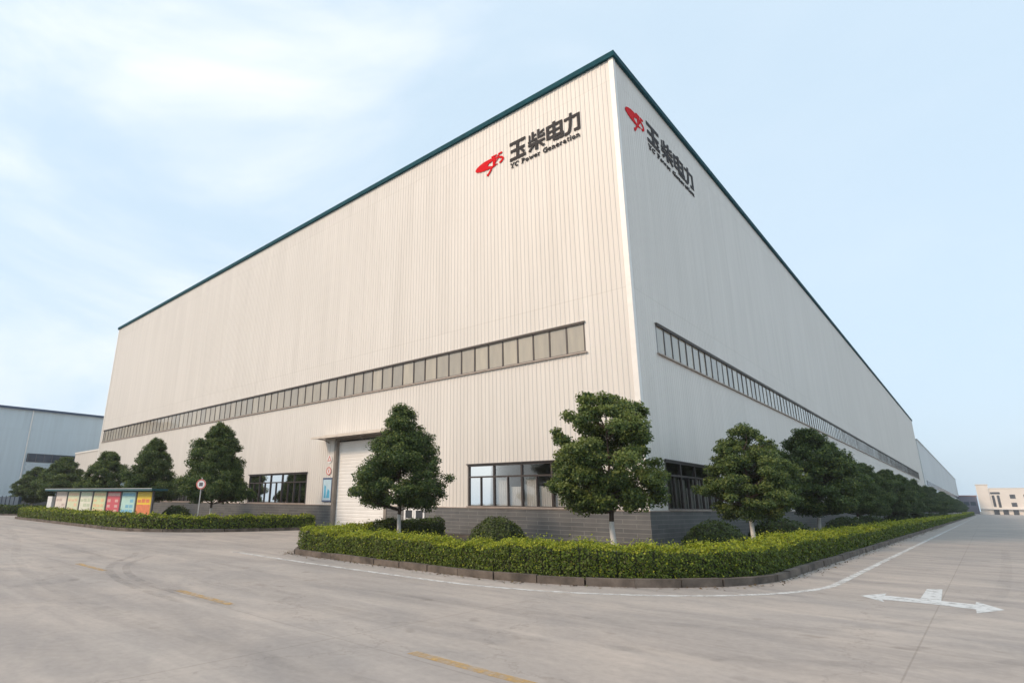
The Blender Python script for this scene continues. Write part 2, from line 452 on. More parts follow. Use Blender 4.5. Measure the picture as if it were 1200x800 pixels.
def leaf_mesh(name, P, N, size, mats, mi=None, core=None):
    """rhombic leaf faces at P, roughly facing N; core = an MB of twigs or dark inner mass kept in the same mesh"""
    n = len(P)
    T = rng.normal(size=(n, 3)); T -= (T * N).sum(1)[:, None] * N
    T /= np.linalg.norm(T, axis=1)[:, None] + 1e-9
    B = np.cross(N, T)
    L = size[:, None] * T; W = (size * 0.34)[:, None] * B
    fold = N * (size * 0.10)[:, None]
    V = np.empty((n, 4, 3)); V[:, 0] = P - L * .5; V[:, 1] = P + W + fold; V[:, 2] = P + L * .5; V[:, 3] = P - W + fold
    V = V.reshape(-1, 3)
    cv = np.array(core.v) if core and core.v else np.zeros((0, 3))
    me = bpy.data.meshes.new(name)
    nv = len(V) + len(cv)
    me.vertices.add(nv)
    me.vertices.foreach_set('co', np.concatenate([V, cv]).ravel())
    cl = [len(f) for f in core.f] if core else []
    loops = np.arange(len(V), dtype=np.int32)
    if core: loops = np.concatenate([loops, np.array([i + len(V) for f in core.f for i in f], dtype=np.int32)])
    starts = np.concatenate([np.arange(n) * 4, len(V) + np.cumsum([0] + cl[:-1]) if core else []]).astype(np.int32)
    me.loops.add(len(loops)); me.loops.foreach_set('vertex_index', loops)
    me.polygons.add(n + len(cl)); me.polygons.foreach_set('loop_start', starts)
    idx = np.zeros(n + len(cl), dtype=np.int32)
    if mi is not None: idx[:n] = mi
    if core: idx[n:] = np.array(core.m)
    for q in mats: me.materials.append(q)
    me.polygons.foreach_set('material_index', idx)
    me.update(calc_edges=True)
    me.validate()
    return me

def unit(a): return a / (np.linalg.norm(a, axis=-1, keepdims=True) + 1e-9)

# ------------------------------------------------------------------ ground, road, planting beds
def sheet(name, pts, z, m, mesh_name=None):
    b = MB(); b.poly([(x, y, z) for x, y in pts]); o = b.build(name, m)
    for p in o.data.polygons:
        if p.normal.z < 0: o.data.flip_normals(); break
    return tag(o, kind='structure')

sheet('ground', [(-2500, -2500), (2500, -2500), (2500, 2500), (-2500, 2500)], -0.03, M['ground'])
sheet('road', [(-260, -90), (120, -90), (120, 470), (-260, 470)], 0.0, M['asphalt'])

def arc(cx, cy, r, a0, a1, n=14):
    return [(cx + r * math.cos(math.radians(a0 + (a1 - a0) * k / n)), cy + r * math.sin(math.radians(a0 + (a1 - a0) * k / n))) for k in range(n + 1)]

def resample(path, step, closed=False):
    p = [Vector((x, y, 0)) for x, y in path]
    if closed: p.append(p[0])
    out = []; acc = 0.0; nxt = 0.0
    for a, b in zip(p[:-1], p[1:]):
        L = (b - a).length
        while nxt <= acc + L and L > 1e-6:
            out.append(a + (b - a) * ((nxt - acc) / L)); nxt += step
        acc += L
    return [(q.x, q.y) for q in out]

def offset_path(path, d):
    """shift a path sideways: d > 0 to its left"""
    out = []
    for k in range(len(path)):
        a, b = Vector(path[max(k - 1, 0)]), Vector(path[min(k + 1, len(path) - 1)])
        t = (b - a).normalized()
        out.append((path[k][0] - t.y * d, path[k][1] + t.x * d))
    return out

# kerb outlines run so that the bed lies on the LEFT of the path
END_Y = 300
isl1 = ([(-10.9, -0.9)] + [(-10.6, -3.0), (-9.9, -5.6), (-8.7, -8.6), (-7.6, -10.6)] +
        arc(-5.9, -11.3, 1.25, 160, 268, 8) + [(-4, -12.58), (-1.5, -12.64)] + arc(1.0, -7.35, 5.3, -90, 0, 18) +
        [(6.3, -3), (6.32, 10), (6.35, 40), (6.45, 100), (6.6, 200), (6.8, END_Y)])
isl2 = ([(-48.2, -0.9), (-48.2, -9.5)] + arc(-46.2, -10.2, 2.0, 180, 270, 6) + [(-40, -12.2), (-30, -12.2)] +
        arc(-24.6, -7.1, 5.1, -90, 0, 12) + [(-19.5, -4), (-19.6, -0.9)])
isl3 = ([(-140, -12.0), (-80, -12.0)] + arc(-59.5, -9.0, 3.0, -90, 0, 8) + [(-56.5, -4), (-56.5, 20)])

def bed(path, back):
    sheet('planting_bed', path + back, 0.10, M['soil'])
bed(offset_path(isl1, .1), [(0.02, END_Y), (0.02, -0.02), (-10.9, -0.02)])
bed(offset_path(isl2, .1), [(-19.6, -0.02), (-48.2, -0.02)])
bed(offset_path(isl3, .1), [(-140, 20)])

def kerb(path, length=1.0, near=None):
    """row of kerb stones laid end to end with open joints"""
    b = MB()
    pts = resample(path, length)
    L, R_ = offset_path(pts, .14), pts
    for k in range(len(pts) - 1):
        g = 0.012
        def lerp(a, c, t): return (a[0] + (c[0] - a[0]) * t, a[1] + (c[1] - a[1]) * t)
        z = 0.155 + random.uniform(-.012, .012)
        o = random.uniform(-.012, .012)
        q = [lerp(R_[k], R_[k + 1], g), lerp(R_[k], R_[k + 1], 1 - g), lerp(L[k], L[k + 1], 1 - g), lerp(L[k], L[k + 1], g)]
        i = len(b.v)
        b.v += [(x + o, y + o, -0.02) for x, y in q] + [(x + o, y + o, z) for x, y in q]
        for f in ((4, 5, 6, 7), (0, 1, 5, 4), (1, 2, 6, 5), (2, 3, 7, 6), (3, 0, 4, 7)):
            b.f.append(tuple(i + t for t in f)); b.m.append(0)
    return tag(b.build('kerb', M['kerb']), kind='structure')
kerb(isl1); kerb(isl2); kerb(isl3, 1.4)

def strip(name, path, w, z, m, dash=None):
    b = MB()
    L, R_ = offset_path(path, w / 2), offset_path(path, -w / 2)
    for k in range(len(path) - 1):
        b.poly([(*R_[k], z), (*R_[k + 1], z), (*L[k + 1], z), (*L[k], z)])
    return tag(b.build(name, m), kind='structure')

edge = [(-8.2, -13.55), (-4, -13.7), (-1, -13.72)] + arc(1.0, -7.4, 6.3, -90, 0, 22) + [(7.3, 0), (7.35, 30), (7.5, 100), (7.7, 220)]
strip('edge_line', edge, .15, .004, M['white_paint'])
for k, x in enumerate([5.05] + [-1.13 - 6.07 * i for i in range(2)]):
    strip('centre_dash', [(x, -18.27), (x + 2.05, -18.27)], .15, .004, M['yellow_paint'])
# turn arrow: stem from the side road, one head each way
b = MB()
z = .004
b.poly([(8.79, -6.75, z), (9.03, -6.55, z), (9.10, -8.66, z), (8.80, -8.66, z)])
b.poly([(8.80, -8.66, z), (9.10, -8.66, z), (8.96, -9.26, z), (8.3, -9.33, z), (8.27, -8.62, z)])
b.poly([(9.10, -8.66, z), (9.56, -8.72, z), (9.575, -9.42, z), (8.96, -9.26, z)])
b.poly([(8.26, -8.25, z), (7.93, -9.04, z), (8.37, -9.66, z), (8.3, -9.33, z), (8.27, -8.62, z)])
b.poly([(9.57, -8.28, z), (9.56, -8.72, z), (9.575, -9.42, z), (9.59, -9.9, z), (9.93, -9.10, z)])
tag(b.build('turn_arrow', M['arrow_paint']), kind='structure')
# tyre scrub marks of a tight turn
def smooth(pts, n=2):
    for _ in range(n):
        q = [pts[0]]
        for a, c in zip(pts[:-1], pts[1:]):
            q += [(a[0] * .75 + c[0] * .25, a[1] * .75 + c[1] * .25), (a[0] * .25 + c[0] * .75, a[1] * .25 + c[1] * .75)]
        pts = q + [pts[-1]]
    return pts
for pts, w, m in (([(-9.9, -15.9), (-8.4, -16.5), (-7.3, -17.3), (-5.5, -18.12), (-3.5, -18.55), (-1.9, -18.72), (.2, -18.75)], .17, 'rubber'),
                  ([(-8.2, -16.1), (-7.1, -16.9), (-5.9, -17.6), (-3.5, -18.27), (-1.3, -18.40), (1.2, -18.35)], .17, 'rubber'),
                  ([(-30, -15.6), (-18, -17.4), (-9, -19.3), (-2, -20.0), (6, -19.5), (14, -17)], .24, 'rubber_faint'),
                  ([(-16, -15.2), (-6, -15.6), (2, -15.7), (6, -15.0), (8.6, -13.0), (9.8, -9.0), (10.1, -2), (10.3, 12)], .24, 'rubber_faint'),
                  ([(-16, -16.9), (-6, -17.3), (2, -17.4), (7, -16.5), (10.3, -13.9), (11.6, -9), (11.9, -2), (12.1, 12)], .24, 'rubber_faint')):
    strip('tyre_mark', smooth(pts), w, .003, M[m])

# ------------------------------------------------------------------ factory hall
H, ZS1, ZS0, ZD = 23.62, 9.99, 8.54, 1.42
LL, LR = 71.2, 164.4
hall = thing('factory_hall', 'huge cream ribbed metal factory hall with dark teal roof edge', 'building')
P = 0.25                                                       # rib pitch

def ribbed(fn, length, openings, z0, z1, depth):
    prof = [(0.0, 0.0), (.140, 0.0), (.168, depth), (.217, depth), (.245, 0.0)]
    b = MB()
    n = int(round(length / P))
    cols = [(k * P + s, o) for k in range(n) for (s, o) in prof] + [(n * P, 0.0)]
    S0 = np.array([c[0] for c in cols]); O0 = np.array([c[1] for c in cols])
    extra = sorted({e for q in openings for e in q[:2]})
    cols = sorted(set(cols + [(e, float(np.interp(e, S0, O0))) for e in extra]))
    for (sa, oa), (sb, ob) in zip(cols[:-1], cols[1:]):
        if sb - sa < 1e-5: continue
        mid = (sa + sb) / 2
        cuts = sorted((a, c) for (s0, s1, a, c) in openings if s0 <= mid <= s1)
        z = z0
        for a, c in cuts + [(z1, z1)]:
            a2 = max(a, z0)
            if a2 - z > 1e-4: b.poly([fn(sa, oa, z), fn(sb, ob, z), fn(sb, ob, a2), fn(sa, oa, a2)])
            z = max(z, c)
    return b.build('wall', M['wall'], hall, recalc=False)

WZ0, WZ1 = 1.47, 3.58
winL = [(2.8, 9.6), (24.4, 32.4), (40.8, 51.2), (60.0, 66.0)]
winR = [(2.0 + 12 * k, 9.2 + 12 * k) for k in range(13)]
DOOR = (16.0, 21.2, 0.0, 5.6)
openL = [(a, c, WZ0, WZ1) for a, c in winL] + [(2.4, 70.4, ZS0, ZS1), DOOR]
openR = [(a, c, WZ0, WZ1) for a, c in winR] + [(2.4, 151.2, ZS0, ZS1)]
ribbed(Lw, LL, openL, ZD, H, .022)
ribbed(Rw, LR, openR, ZD, H, .014)
# blank far sides and the roof
b = MB(); b.poly([(-LL, 0, 0), (-LL, LR, 0), (-LL, LR, H), (-LL, 0, H)]); b.poly([(-LL, LR, 0), (0, LR, 0), (0, LR, H), (-LL, LR, H)])
b.build('wall', M['wall'], hall)
b = MB(); b.poly([(-LL + .1, .1, H - .25), (-.1, .1, H - .25), (-.1, LR - .1, H - .25), (-LL + .1, LR - .1, H - .25)])
b.build('roof', M['roof'], hall)
# corner flashing
b = MB(); b.box((-.2, -.045, ZD + .02), (.05, -.034, H)); b.box((.034, -.034, ZD + .02), (.05, .22, H)); b.build('corner_flashing', M['trim'], hall)
b = MB(); b.box((-LL - .03, -.05, 0), (-LL + .25, -.034, H)); b.build('corner_flashing', M['trim'], hall)
# teal roof edge (two runs mitred by butting)
b = MB(); b.box((-LL - .15, -.17, H), (.17, .1, H + .30)); b.box((-.1, .1, H), (.17, LR + .15, H + .30)); redge = b.build('roof_edge', M['roofedge'], hall)
# plinth with a weathered sill on top, broken by the door
b = MB()
for a, c in ((0.0, DOOR[0] - .12), (DOOR[1] + .12, LL)):
    b.box((a, -.3, -.02), (c, .06, ZD - .02), fn=Lw)
b.box((-.06, 0.0, -.02), (LR, .06, ZD - .02), fn=Rw)
b.build('plinth', M['dado'], hall)
b = MB()
for a, c in ((-.09, DOOR[0] - .12), (DOOR[1] + .12, LL)): b.box((a, -.02, ZD - .02), (c, .09, ZD + .025), fn=Lw)
b.box((.02, -.02, ZD - .02), (LR, .09, ZD + .025), fn=Rw)
b.build('plinth_cap', M['sill'], hall)

def ribbon(fn, s0, s1, step):
    """long high-level band of translucent lights between dark mullions"""
    b = MB()
    b.box((s0, -.10, ZS1 - .07), (s1, .075, ZS1), fn=fn)
    b.box((s0, -.10, ZS0), (s1, .03, ZS0 + .05), fn=fn)
    s = s0 + .03
    k = 0
    while s < s1:
        b.box((s - .04, -.10, ZS0 + .05), (s + .04, .004, ZS1 - .07), fn=fn); s += step; k += 1
    b.box((s1 - .06, -.10, ZS0 + .05), (s1, .004, ZS1 - .07), fn=fn)
    f = b.build('ribbon_window', M['frame'], hall)
    g = MB(); q_ = s0 + .01; r = random.Random(5)
    while q_ < s1 - .02:                                         # each light sits a touch out of true
        e_ = min(q_ + step - .004, s1 - .012); d_ = [-.025 + r.uniform(-.006, .006) for _ in range(4)]
        g.poly([fn(q_, d_[0], ZS0 + .04), fn(e_, d_[1], ZS0 + .04), fn(e_, d_[1] + d_[2] - d_[0], ZS1 - .06), fn(q_, d_[2], ZS1 - .06)]); q_ += step
    g.build('light_panel', M['panel'], f)
    s_ = MB(); s_.box((s0 - .08, -.02, ZS0 - .06), (s1 + .08, .12, ZS0 - .002), fn=fn); s_.build('sill', M['sill'], f)
    h_ = MB(); h_.box((s0 - .05, -.02, ZS1 + .002), (s1 + .05, .11, ZS1 + .045), fn=fn); h_.build('head_flashing', M['steel'], f)
ribbon(Lw, 2.4, 70.4, .96)
ribbon(Rw, 2.4, 151.2, .96)

def window(fn, s0, s1, i):
    """low window: transom lights over mullioned panes, dim room behind"""
    zt = WZ1 - .62
    b = MB()
    def bar(a, z0, c, z1, d=.03): b.box((a, -.08, z0), (c, d, z1), fn=fn)
    bar(s0, WZ1 - .08, s1, WZ1, .06); bar(s0, WZ0, s1, WZ0 + .07); bar(s0 + .08, zt - .04, s1 - .08, zt + .04, .026)
    n = max(3, int(round((s1 - s0) / 1.72)))
    w = (s1 - s0) / n
    for k in range(n + 1):
        c = min(max(s0 + k * w, s0 + .045), s1 - .045)
        bar(c - .045, WZ0 + .07, c + .045, WZ1 - .08, .028)
        if k < n: bar(c + w / 2 - .03, WZ0 + .07, c + w / 2 + .03, zt - .04, .024)
    f = b.build('window', M['frame'], hall)
    g = MB(); g.poly([fn(s0 + .02, -.04, WZ0 + .03), fn(s1 - .02, -.04, WZ0 + .03), fn(s1 - .02, -.04, WZ1 - .03), fn(s0 + .02, -.04, WZ1 - .03)])
    g.build('glass', M['glass'], f)
    # room recess: back, ceiling, floor and ends, open to the front
    q = MB(); d = -2.2
    q.poly([fn(s0, d, WZ0), fn(s1, d, WZ0), fn(s1, d, WZ1), fn(s0, d, WZ1)])
    q.poly([fn(s0, d, WZ1), fn(s1, d, WZ1), fn(s1, -.081, WZ1), fn(s0, -.081, WZ1)])
    q.poly([fn(s0, d, WZ0), fn(s1, d, WZ0), fn(s1, -.081, WZ0), fn(s0, -.081, WZ0)])
    for e in (s0, s1): q.poly([fn(e, d, WZ0), fn(e, -.081, WZ0), fn(e, -.081, WZ1), fn(e, d, WZ1)])
    q.build('room', M['inside'], f)
    # pale pleated sheets added behind most lower panes in place of reflected light
    r = random.Random(i)
    for k in range(2 * n):
        if r.random() < .92:
            a = s0 + k * w / 2 + .05; top = zt - r.choice([.05, .05, .12, .5])
            bl = MB(); q_ = [a + (w / 2 - .1) * t_ / 12 for t_ in range(13)]
            for t_ in range(12):
                o0, o1 = -.17 - .035 * (t_ % 2), -.17 - .035 * ((t_ + 1) % 2)
                i_ = len(bl.v)
                if t_ == 0: bl.v += [fn(q_[0], o0, WZ0 + .02), fn(q_[0], o0, top)]; i_ = 2
                bl.v += [fn(q_[t_ + 1], o1, WZ0 + .02), fn(q_[t_ + 1], o1, top)]
                bl.f.append((i_ - 2, i_, i_ + 1, i_ - 1)); bl.m.append(0)
            bl.build('pane_reflection', M['pane_reflection'], f, recalc=False)
    sl = MB(); sl.box((s0 - .06, .05, WZ0 - .022), (s1 + .06, .12, WZ0 + .03), fn=fn); sl.build('sill', M['sill'], f)
    hd = MB(); hd.box((s0 - .06, .034, WZ1 + .003), (s1 + .06, .13, WZ1 + .05), fn=fn); hd.build('head_flashing', M['frame'], f)
for i, (a, c) in enumerate(winL): window(Lw, a, c, 10 + i)
for i, (a, c) in enumerate(winR): window(Rw, a, c, 40 + i)

# roller door, jambs, canopy
b = MB()
zz = 0.03
while zz < DOOR[3] - .12:
    z2 = min(zz + .22, DOOR[3] - .1)
    prof = [(-.16, zz), (-.148, zz + .05), (-.148, z2 - .05), (-.16, z2)]
    for (oa, za), (ob, zb) in zip(prof[:-1], prof[1:]):
        b.poly([Lw(DOOR[0] + .1, oa, za), Lw(DOOR[1] - .1, oa, za), Lw(DOOR[1] - .1, ob, zb), Lw(DOOR[0] + .1, ob, zb)])
    zz = z2
door = b.build('roller_door', M['shutter'], hall)
b = MB(); b.box((DOOR[0] + .1, -.2, .0), (DOOR[1] - .1, -.1, .06), fn=Lw); b.build('bottom_rail', M['steel'], door)
b = MB()
b.box((DOOR[1] - .12, -.25, 0), (DOOR[1] + .12, .10, DOOR[3]), fn=Lw)
b.box((DOOR[0] - .12, -.25, 0), (DOOR[0] + .12, .10, DOOR[3]), fn=Lw)
b.box((DOOR[0] - .12, -.25, DOOR[3]), (DOOR[1] + .12, .05, DOOR[3] + .14), fn=Lw)
b.build('door_jamb', M['steel'], hall)
b = MB()
cs0, cs1, cd = 13.9, 22.6, 1.15
b.v += [Lw(s, o, z) for s in (cs0, cs1) for o, z in ((.036, 5.80), (cd, 5.66), (cd, 5.80), (.036, 6.06))]
for f in ((0, 1, 5, 4), (1, 2, 6, 5), (2, 3, 7, 6), (3, 0, 4, 7), (0, 3, 2, 1), (4, 5, 6, 7)):
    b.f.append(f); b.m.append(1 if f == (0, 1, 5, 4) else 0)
can = b.build('canopy', [M['canopy'], M['canopy_under']], hall)
b = MB()
for s in (cs0 + .6, (cs0 + cs1) / 2, cs1 - .6):
    b.tube([Lw(s, .04, 5.5), Lw(s, .5, 5.66), Lw(s, .95, 5.66)], [.03, .03, .03], 6)
b.build('bracket', M['steel'], can)
# pale vent box with two dark openings above the bed
b = MB()
for a in (12.68, 13.52):
    b.box((a, .062, .70), (a + .8, .12, .78), fn=Lw); b.box((a, .062, 1.22), (a + .8, .12, 1.40), fn=Lw)
    b.box((a, .062, .78), (a + .12, .12, 1.22), fn=Lw); b.box((a + .68, .062, .78), (a + .8, .12, 1.22), fn=Lw)
vent = b.build('vent', M['white'], hall)
b = MB()
for a in (12.68, 13.52):
    b.poly([Lw(a + .12, .07, .78), Lw(a + .68, .07, .78), Lw(a + .68, .07, 1.22), Lw(a + .12, .07, 1.22)])
    for k in range(5): b.box((a + .12, .072, .80 + k * .085), (a + .68, .095, .82 + k * .085), fn=Lw)
b.build('vent_grille', M['pane_dark'], vent)

# ------------------------------------------------------------------ wall signs: emblem, four characters, a line of lettering
EMB = [
 [(1.727, .506), (1.55, .475), (1.384, .419), (1.05, .43), (.645, .464), (.371, .515), (.128, .604), (.052, .72), (.147, .863), (.374, .963), (.719, 1.055), (1.058, 1.07), (1.293, 1.06), (1.591, 1.025), (1.853, .965), (2.047, .9), (2.157, .79), (2.178, .67), (2.111, .561), (1.893, .472), (1.813, .575), (1.96, .635), (2.03, .714), (2.0, .785), (1.9, .83), (1.754, .875), (1.59, .915), (1.391, .885), (1.19, .83), (1.028, .771), (.98, .717), (1.053, .638), (1.286, .55), (1.484, .53), (1.682, .575)],
 [(1.377, 1.108), (1.559, 1.04), (1.609, .853), (1.501, .526), (1.368, .516), (1.364, .896)],
 [(1.244, 1.153), (1.294, 1.079), (1.698, 1.082), (1.667, 1.181), (1.295, 1.182)],
 [(1.774, 1.123), (1.888, 1.1), (1.804, .929), (1.72, .832), (1.316, .353), (1.096, .054), (1.028, -.007), (.928, .035), (.905, .123), (.997, .156), (1.217, .396), (1.485, .578), (1.721, .921)],
 [(1.766, 1.184), (1.79, 1.094), (2.051, 1.082), (2.084, 1.144), (2.021, 1.198)]]
def rc(x0, y0, x1, y1): return [(x0, y0), (x1, y0), (x1, y1), (x0, y1)]
YU = [rc(0, .84, 1, 1), rc(.05, .44, .95, .59), rc(0, 0, 1, .16), rc(.41, .16, .59, .84), [(.66, .40), (.80, .42), (.97, .26), (.85, .17)]]
CHAI = [rc(.04, .60, .14, .90), rc(.22, .60, .35, 1.0), rc(.35, .74, .50, .84), [(0, .47), (.52, .53), (.52, .63), (0, .58)],
        rc(.57, .53, .70, 1.0), [(.70, .70), (.97, .80), (.97, .92), (.70, .82)], rc(.70, .53, 1.0, .64), rc(.89, .64, 1.0, .70),
        rc(0, .30, 1, .42), rc(.42, 0, .58, .50), [(.26, .30), (.42, .30), (.12, 0), (0, .08)], [(.58, .30), (.74, .30), (1, .08), (.88, 0)]]
DIAN = [rc(0, .18, .16, .90), rc(.78, .18, .94, .90), rc(.16, .76, .78, .90), rc(.16, .48, .78, .60), rc(.16, .18, .78, .32), rc(.38, .02, .54, 1.0), rc(.54, .0, 1.0, .13), rc(.87, .13, 1.0, .28)]
LI = [rc(0, .70, .95, .84), rc(.83, .0, 1.0, .84), rc(.60, 0, .83, .14), [(.34, .70), (.34, 1.0), (.50, 1.0), (.50, .70)],
      [(.34, .70), (.50, .70), (.47, .35), (.40, .12), (.26, -.03), (0, -.03), (0, .11), (.20, .13), (.29, .34)]]
def seg(x0, y0, x1, y1, t=.19):
    d = Vector((x1 - x0, y1 - y0)).normalized(); n = Vector((-d.y, d.x)) * t / 2
    return [(x0 + n.x, y0 + n.y), (x1 + n.x, y1 + n.y), (x1 - n.x, y1 - n.y), (x0 - n.x, y0 - n.y)]
def loop(cx, cy, rx, ry, a0, a1, n=9, t=.19):
    q = []
    for k in range(n):
        a, c = math.radians(a0 + (a1 - a0) * k / n), math.radians(a0 + (a1 - a0) * (k + 1) / n)
        q.append([(cx + (rx + t / 2) * math.cos(a), cy + (ry + t / 2) * math.sin(a)), (cx + (rx + t / 2) * math.cos(c), cy + (ry + t / 2) * math.sin(c)),
                  (cx + (rx - t / 2) * math.cos(c), cy + (ry - t / 2) * math.sin(c)), (cx + (rx - t / 2) * math.cos(a), cy + (ry - t / 2) * math.sin(a))])
    return q
S = .09
GL = {  # slab-serif letters, cap height 1
 'Y': (.95, [seg(.2, .95, .48, .5), seg(.78, .95, .48, .5), seg(.48, .5, .48, 0), rc(.02, .91, .40, 1), rc(.58, .91, .96, 1), rc(.26, 0, .7, S)]),
 'C': (.88, loop(.46, .5, .34, .42, 50, 310, 12) + [rc(.70, .68, .80, 1)]),
 'P': (.86, [seg(.24, 0, .24, 1), rc(.02, 0, .48, S), rc(.02, .91, .3, 1)] + loop(.42, .71, .27, .21, -90, 90, 8) + [seg(.3, .92, .45, .92, .15), seg(.3, .5, .45, .5, .15)]),
 'o': (.70, loop(.35, .34, .24, .27, 0, 360, 14, .17)),
 'w': (1.0, [seg(.16, .66, .33, .05, .15), seg(.33, .05, .5, .6, .15), seg(.5, .6, .67, .05, .15), seg(.67, .05, .84, .66, .15), rc(.02, .60, .3, .68), rc(.70, .60, .98, .68)]),
 'e': (.68, loop(.34, .34, .24, .27, 0, 320, 12, .17) + [seg(.12, .36, .58, .36, .12)]),
 'r': (.60, [seg(.2, 0, .2, .66, .17), rc(.02, 0, .42, S), rc(.02, .60, .2, .68), seg(.22, .5, .5, .60, .17)]),
 'G': (.95, loop(.46, .5, .34, .42, 50, 345, 12) + [seg(.80, 0, .80, .42), rc(.55, .36, .96, .46), rc(.72, .70, .82, 1)]),
 'n': (.78, [seg(.2, 0, .2, .66, .17), seg(.58, 0, .58, .45, .17), rc(.02, 0, .36, S), rc(.42, 0, .76, S), rc(.02, .60, .2, .68)] + loop(.39, .42, .19, .17, 0, 180, 6, .17)),
 'a': (.70, [seg(.52, 0, .52, .45, .17), rc(.52, 0, .70, S)] + loop(.33, .44, .19, .16, 0, 160, 6, .16) + loop(.33, .2, .2, .14, 0, 360, 10, .14)),
 't': (.52, [seg(.24, .08, .24, .92, .17), rc(.04, .57, .46, .68), seg(.24, .06, .46, .08, .14)]),
 'i': (.40, [seg(.2, 0, .2, .66, .17), rc(.02, 0, .38, S), rc(.02, .60, .2, .68), rc(.1, .8, .3, .98)]),
 ' ': (.45, [])}
def wall_sign(label, fn, ue, u, ez, eh, zc, ch, zt_, th, d0):
    """u: maps sign metres (left to right as read) to s along that wall"""
    t = thing('wall_sign', label, 'sign', group='signs high on the factory walls')
    def put(polys, x0, zb, w, h, name, m, u=u):
        b = MB()
        for k, pl in enumerate(polys):
            d = d0 + .022 + .0016 * (k % 20)
            b.prism([(u(x0 + x * w), zb + y * h) for x, y in pl], d0, d, fn)
        return b.build(name, m, t)
    put(EMB, 0.0, ez, 1, eh, 'emblem', M['red'], ue)
    for g, x in ((YU, 2.60), (CHAI, 3.86), (DIAN, 5.04), (LI, 6.16)):
        put(g, x, zc, 1.08 if g is not LI else .93, ch, 'character', M['letter'])
    txt = 'YC Power Generation'
    tot = sum(GL[c][0] for c in txt)
    hx = 4.45 / tot; x = 2.60
    for c in txt:
        w, pl = GL[c]
        if pl: put([[(px * hx, py * th) for px, py in q] for q in pl], x, zt_, 1, 1, 'letter', M['letter'])
        x += w * hx
wall_sign('red emblem and dark lettering on the sunlit front wall', Lw, lambda x: 9.05 - x, lambda x: 9.05 - x, 20.2, 1.0, 20.43, 1.2, 19.99, .30, .031)
wall_sign('red emblem and dark lettering on the shaded side wall beyond the corner', Rw, lambda x: .98 + x * 1.08, lambda x: -.32 + x * 1.537, 20.44, 1.08, 20.74, 1.25, 20.27, .29, .017)

# ------------------------------------------------------------------ small signs by the door
def disc(b, fn, s, z, r, d0, d1, n=28, mi=0):
    b.prism([(s + r * math.cos(2 * math.pi * k / n), z + r * math.sin(2 * math.pi * k / n)) for k in range(n)], d0, d1, fn, mi)
def ring(b, fn, s, z, r0, r1, d0, d1, n=28, mi=0):
    for k in range(n):
        a, c = 2 * math.pi * k / n, 2 * math.pi * (k + 1) / n
        b.prism([(s + r0 * math.cos(a), z + r0 * math.sin(a)), (s + r1 * math.cos(a), z + r1 * math.sin(a)), (s + r1 * math.cos(c), z + r1 * math.sin(c)), (s + r0 * math.cos(c), z + r0 * math.sin(c))], d0, d1, fn, mi)
def round_wall_sign(label, s, z, kind):
    t = thing('warning_sign', label, 'sign', Lw(s, 0, z), group='red warning signs beside the roller door')
    fn = lambda a, o, zz: (-a, -o, zz)
    b = MB(); disc(b, fn, 0, 0, .27, .034, .05); b.build('plate', M['white'], t)
    b = MB()
    if kind == 'tri':
        for k in range(3):
            a, c = math.radians(90 + 120 * k), math.radians(210 + 120 * k)
            b.prism([(.25 * math.cos(a), .25 * math.sin(a)), (.25 * math.cos(c), .25 * math.sin(c)), (.15 * math.cos(c), .15 * math.sin(c)), (.15 * math.cos(a), .15 * math.sin(a))], .05, .062, fn)
    else:
        ring(b, fn, 0, 0, .20, .27, .05, .062)
        b.prism([(-.05, -.12), (.05, -.12), (.05, .12), (-.05, .12)], .05, .06, fn)
    b.build('red_border', mred_pale, t)
mred_pale = mat('faded red print', (0.62, 0.18, 0.15), .5, .1)
round_wall_sign('round white sign with a faded red triangle, upper of two by the door', 21.85, 4.40, 'tri')
round_wall_sign('round white sign with a faded red ring, lower of two by the door', 21.85, 3.62, 'ring')
t = thing('information_board', 'tall pale blue notice panel on the wall left of the roller door', 'notice', Lw(21.9, 0, 1.72))
fn = lambda a, o, zz: (-a, -o, zz)
b = MB(); b.box((-.46, .034, 0), (.46, .07, 1.34), fn=fn); b.build('panel', mat('pale blue print', (0.50, 0.66, 0.74), .4, .12, 1.4), t)
b = MB(); b.box((-.5, .036, 1.34), (.5, .085, 1.46), fn=fn); b.box((-.5, .036, -.1), (.5, .085, 0), fn=fn); b.box((-.5, .036, 0), (-.46, .085, 1.34), fn=fn); b.box((.46, .036, 0), (.5, .085, 1.34), fn=fn)
b.build('frame', mat('dusty blue frame', (0.10, 0.13, 0.22), .4, .1), t)
b = MB(); b.prism([(-.3, .15), (.05, .15), (-.1, .75), (-.3, .6)], .07, .075, fn); b.prism([(.1, .15), (.3, .15), (.3, 1.0), (.12, .9)], .07, .076, fn)
b.build('print', mat('blue print', (0.10, 0.42, 0.62), .4, .2, 3), t)

# ------------------------------------------------------------------ neighbouring buildings
hall2 = thing('far_hall', 'pale grey lower factory hall continuing beyond the cream one', 'building', (0, 168, 0))
b = MB()
n2 = int(262 / .8)
for k in range(n2):
    y0 = k * .8
    b.poly([(0, y0, 1.4), (0, y0 + .6, 1.4), (0, y0 + .6, 19.2), (0, y0, 19.2)])
    b.poly([(0, y0 + .6, 1.4), (.05, y0 + .7, 1.4), (.05, y0 + .7, 19.2), (0, y0 + .6, 19.2)])
    b.poly([(.05, y0 + .7, 1.4), (0, y0 + .8, 1.4), (0, y0 + .8, 19.2), (.05, y0 + .7, 19.2)])
b.poly([(0, 0, 0), (-70, 0, 0), (-70, 0, 19.2), (0, 0, 19.2)])
b.poly([(0, 262, 0), (-70, 262, 0), (-70, 262, 19.2), (0, 262, 19.2)])
b.build('wall', M['far_wall'], hall2, recalc=False)
b = MB(); b.box((-70, 0, 18.9), (-.01, 262, 19.3)); b.build('roof', M['roof'], hall2)
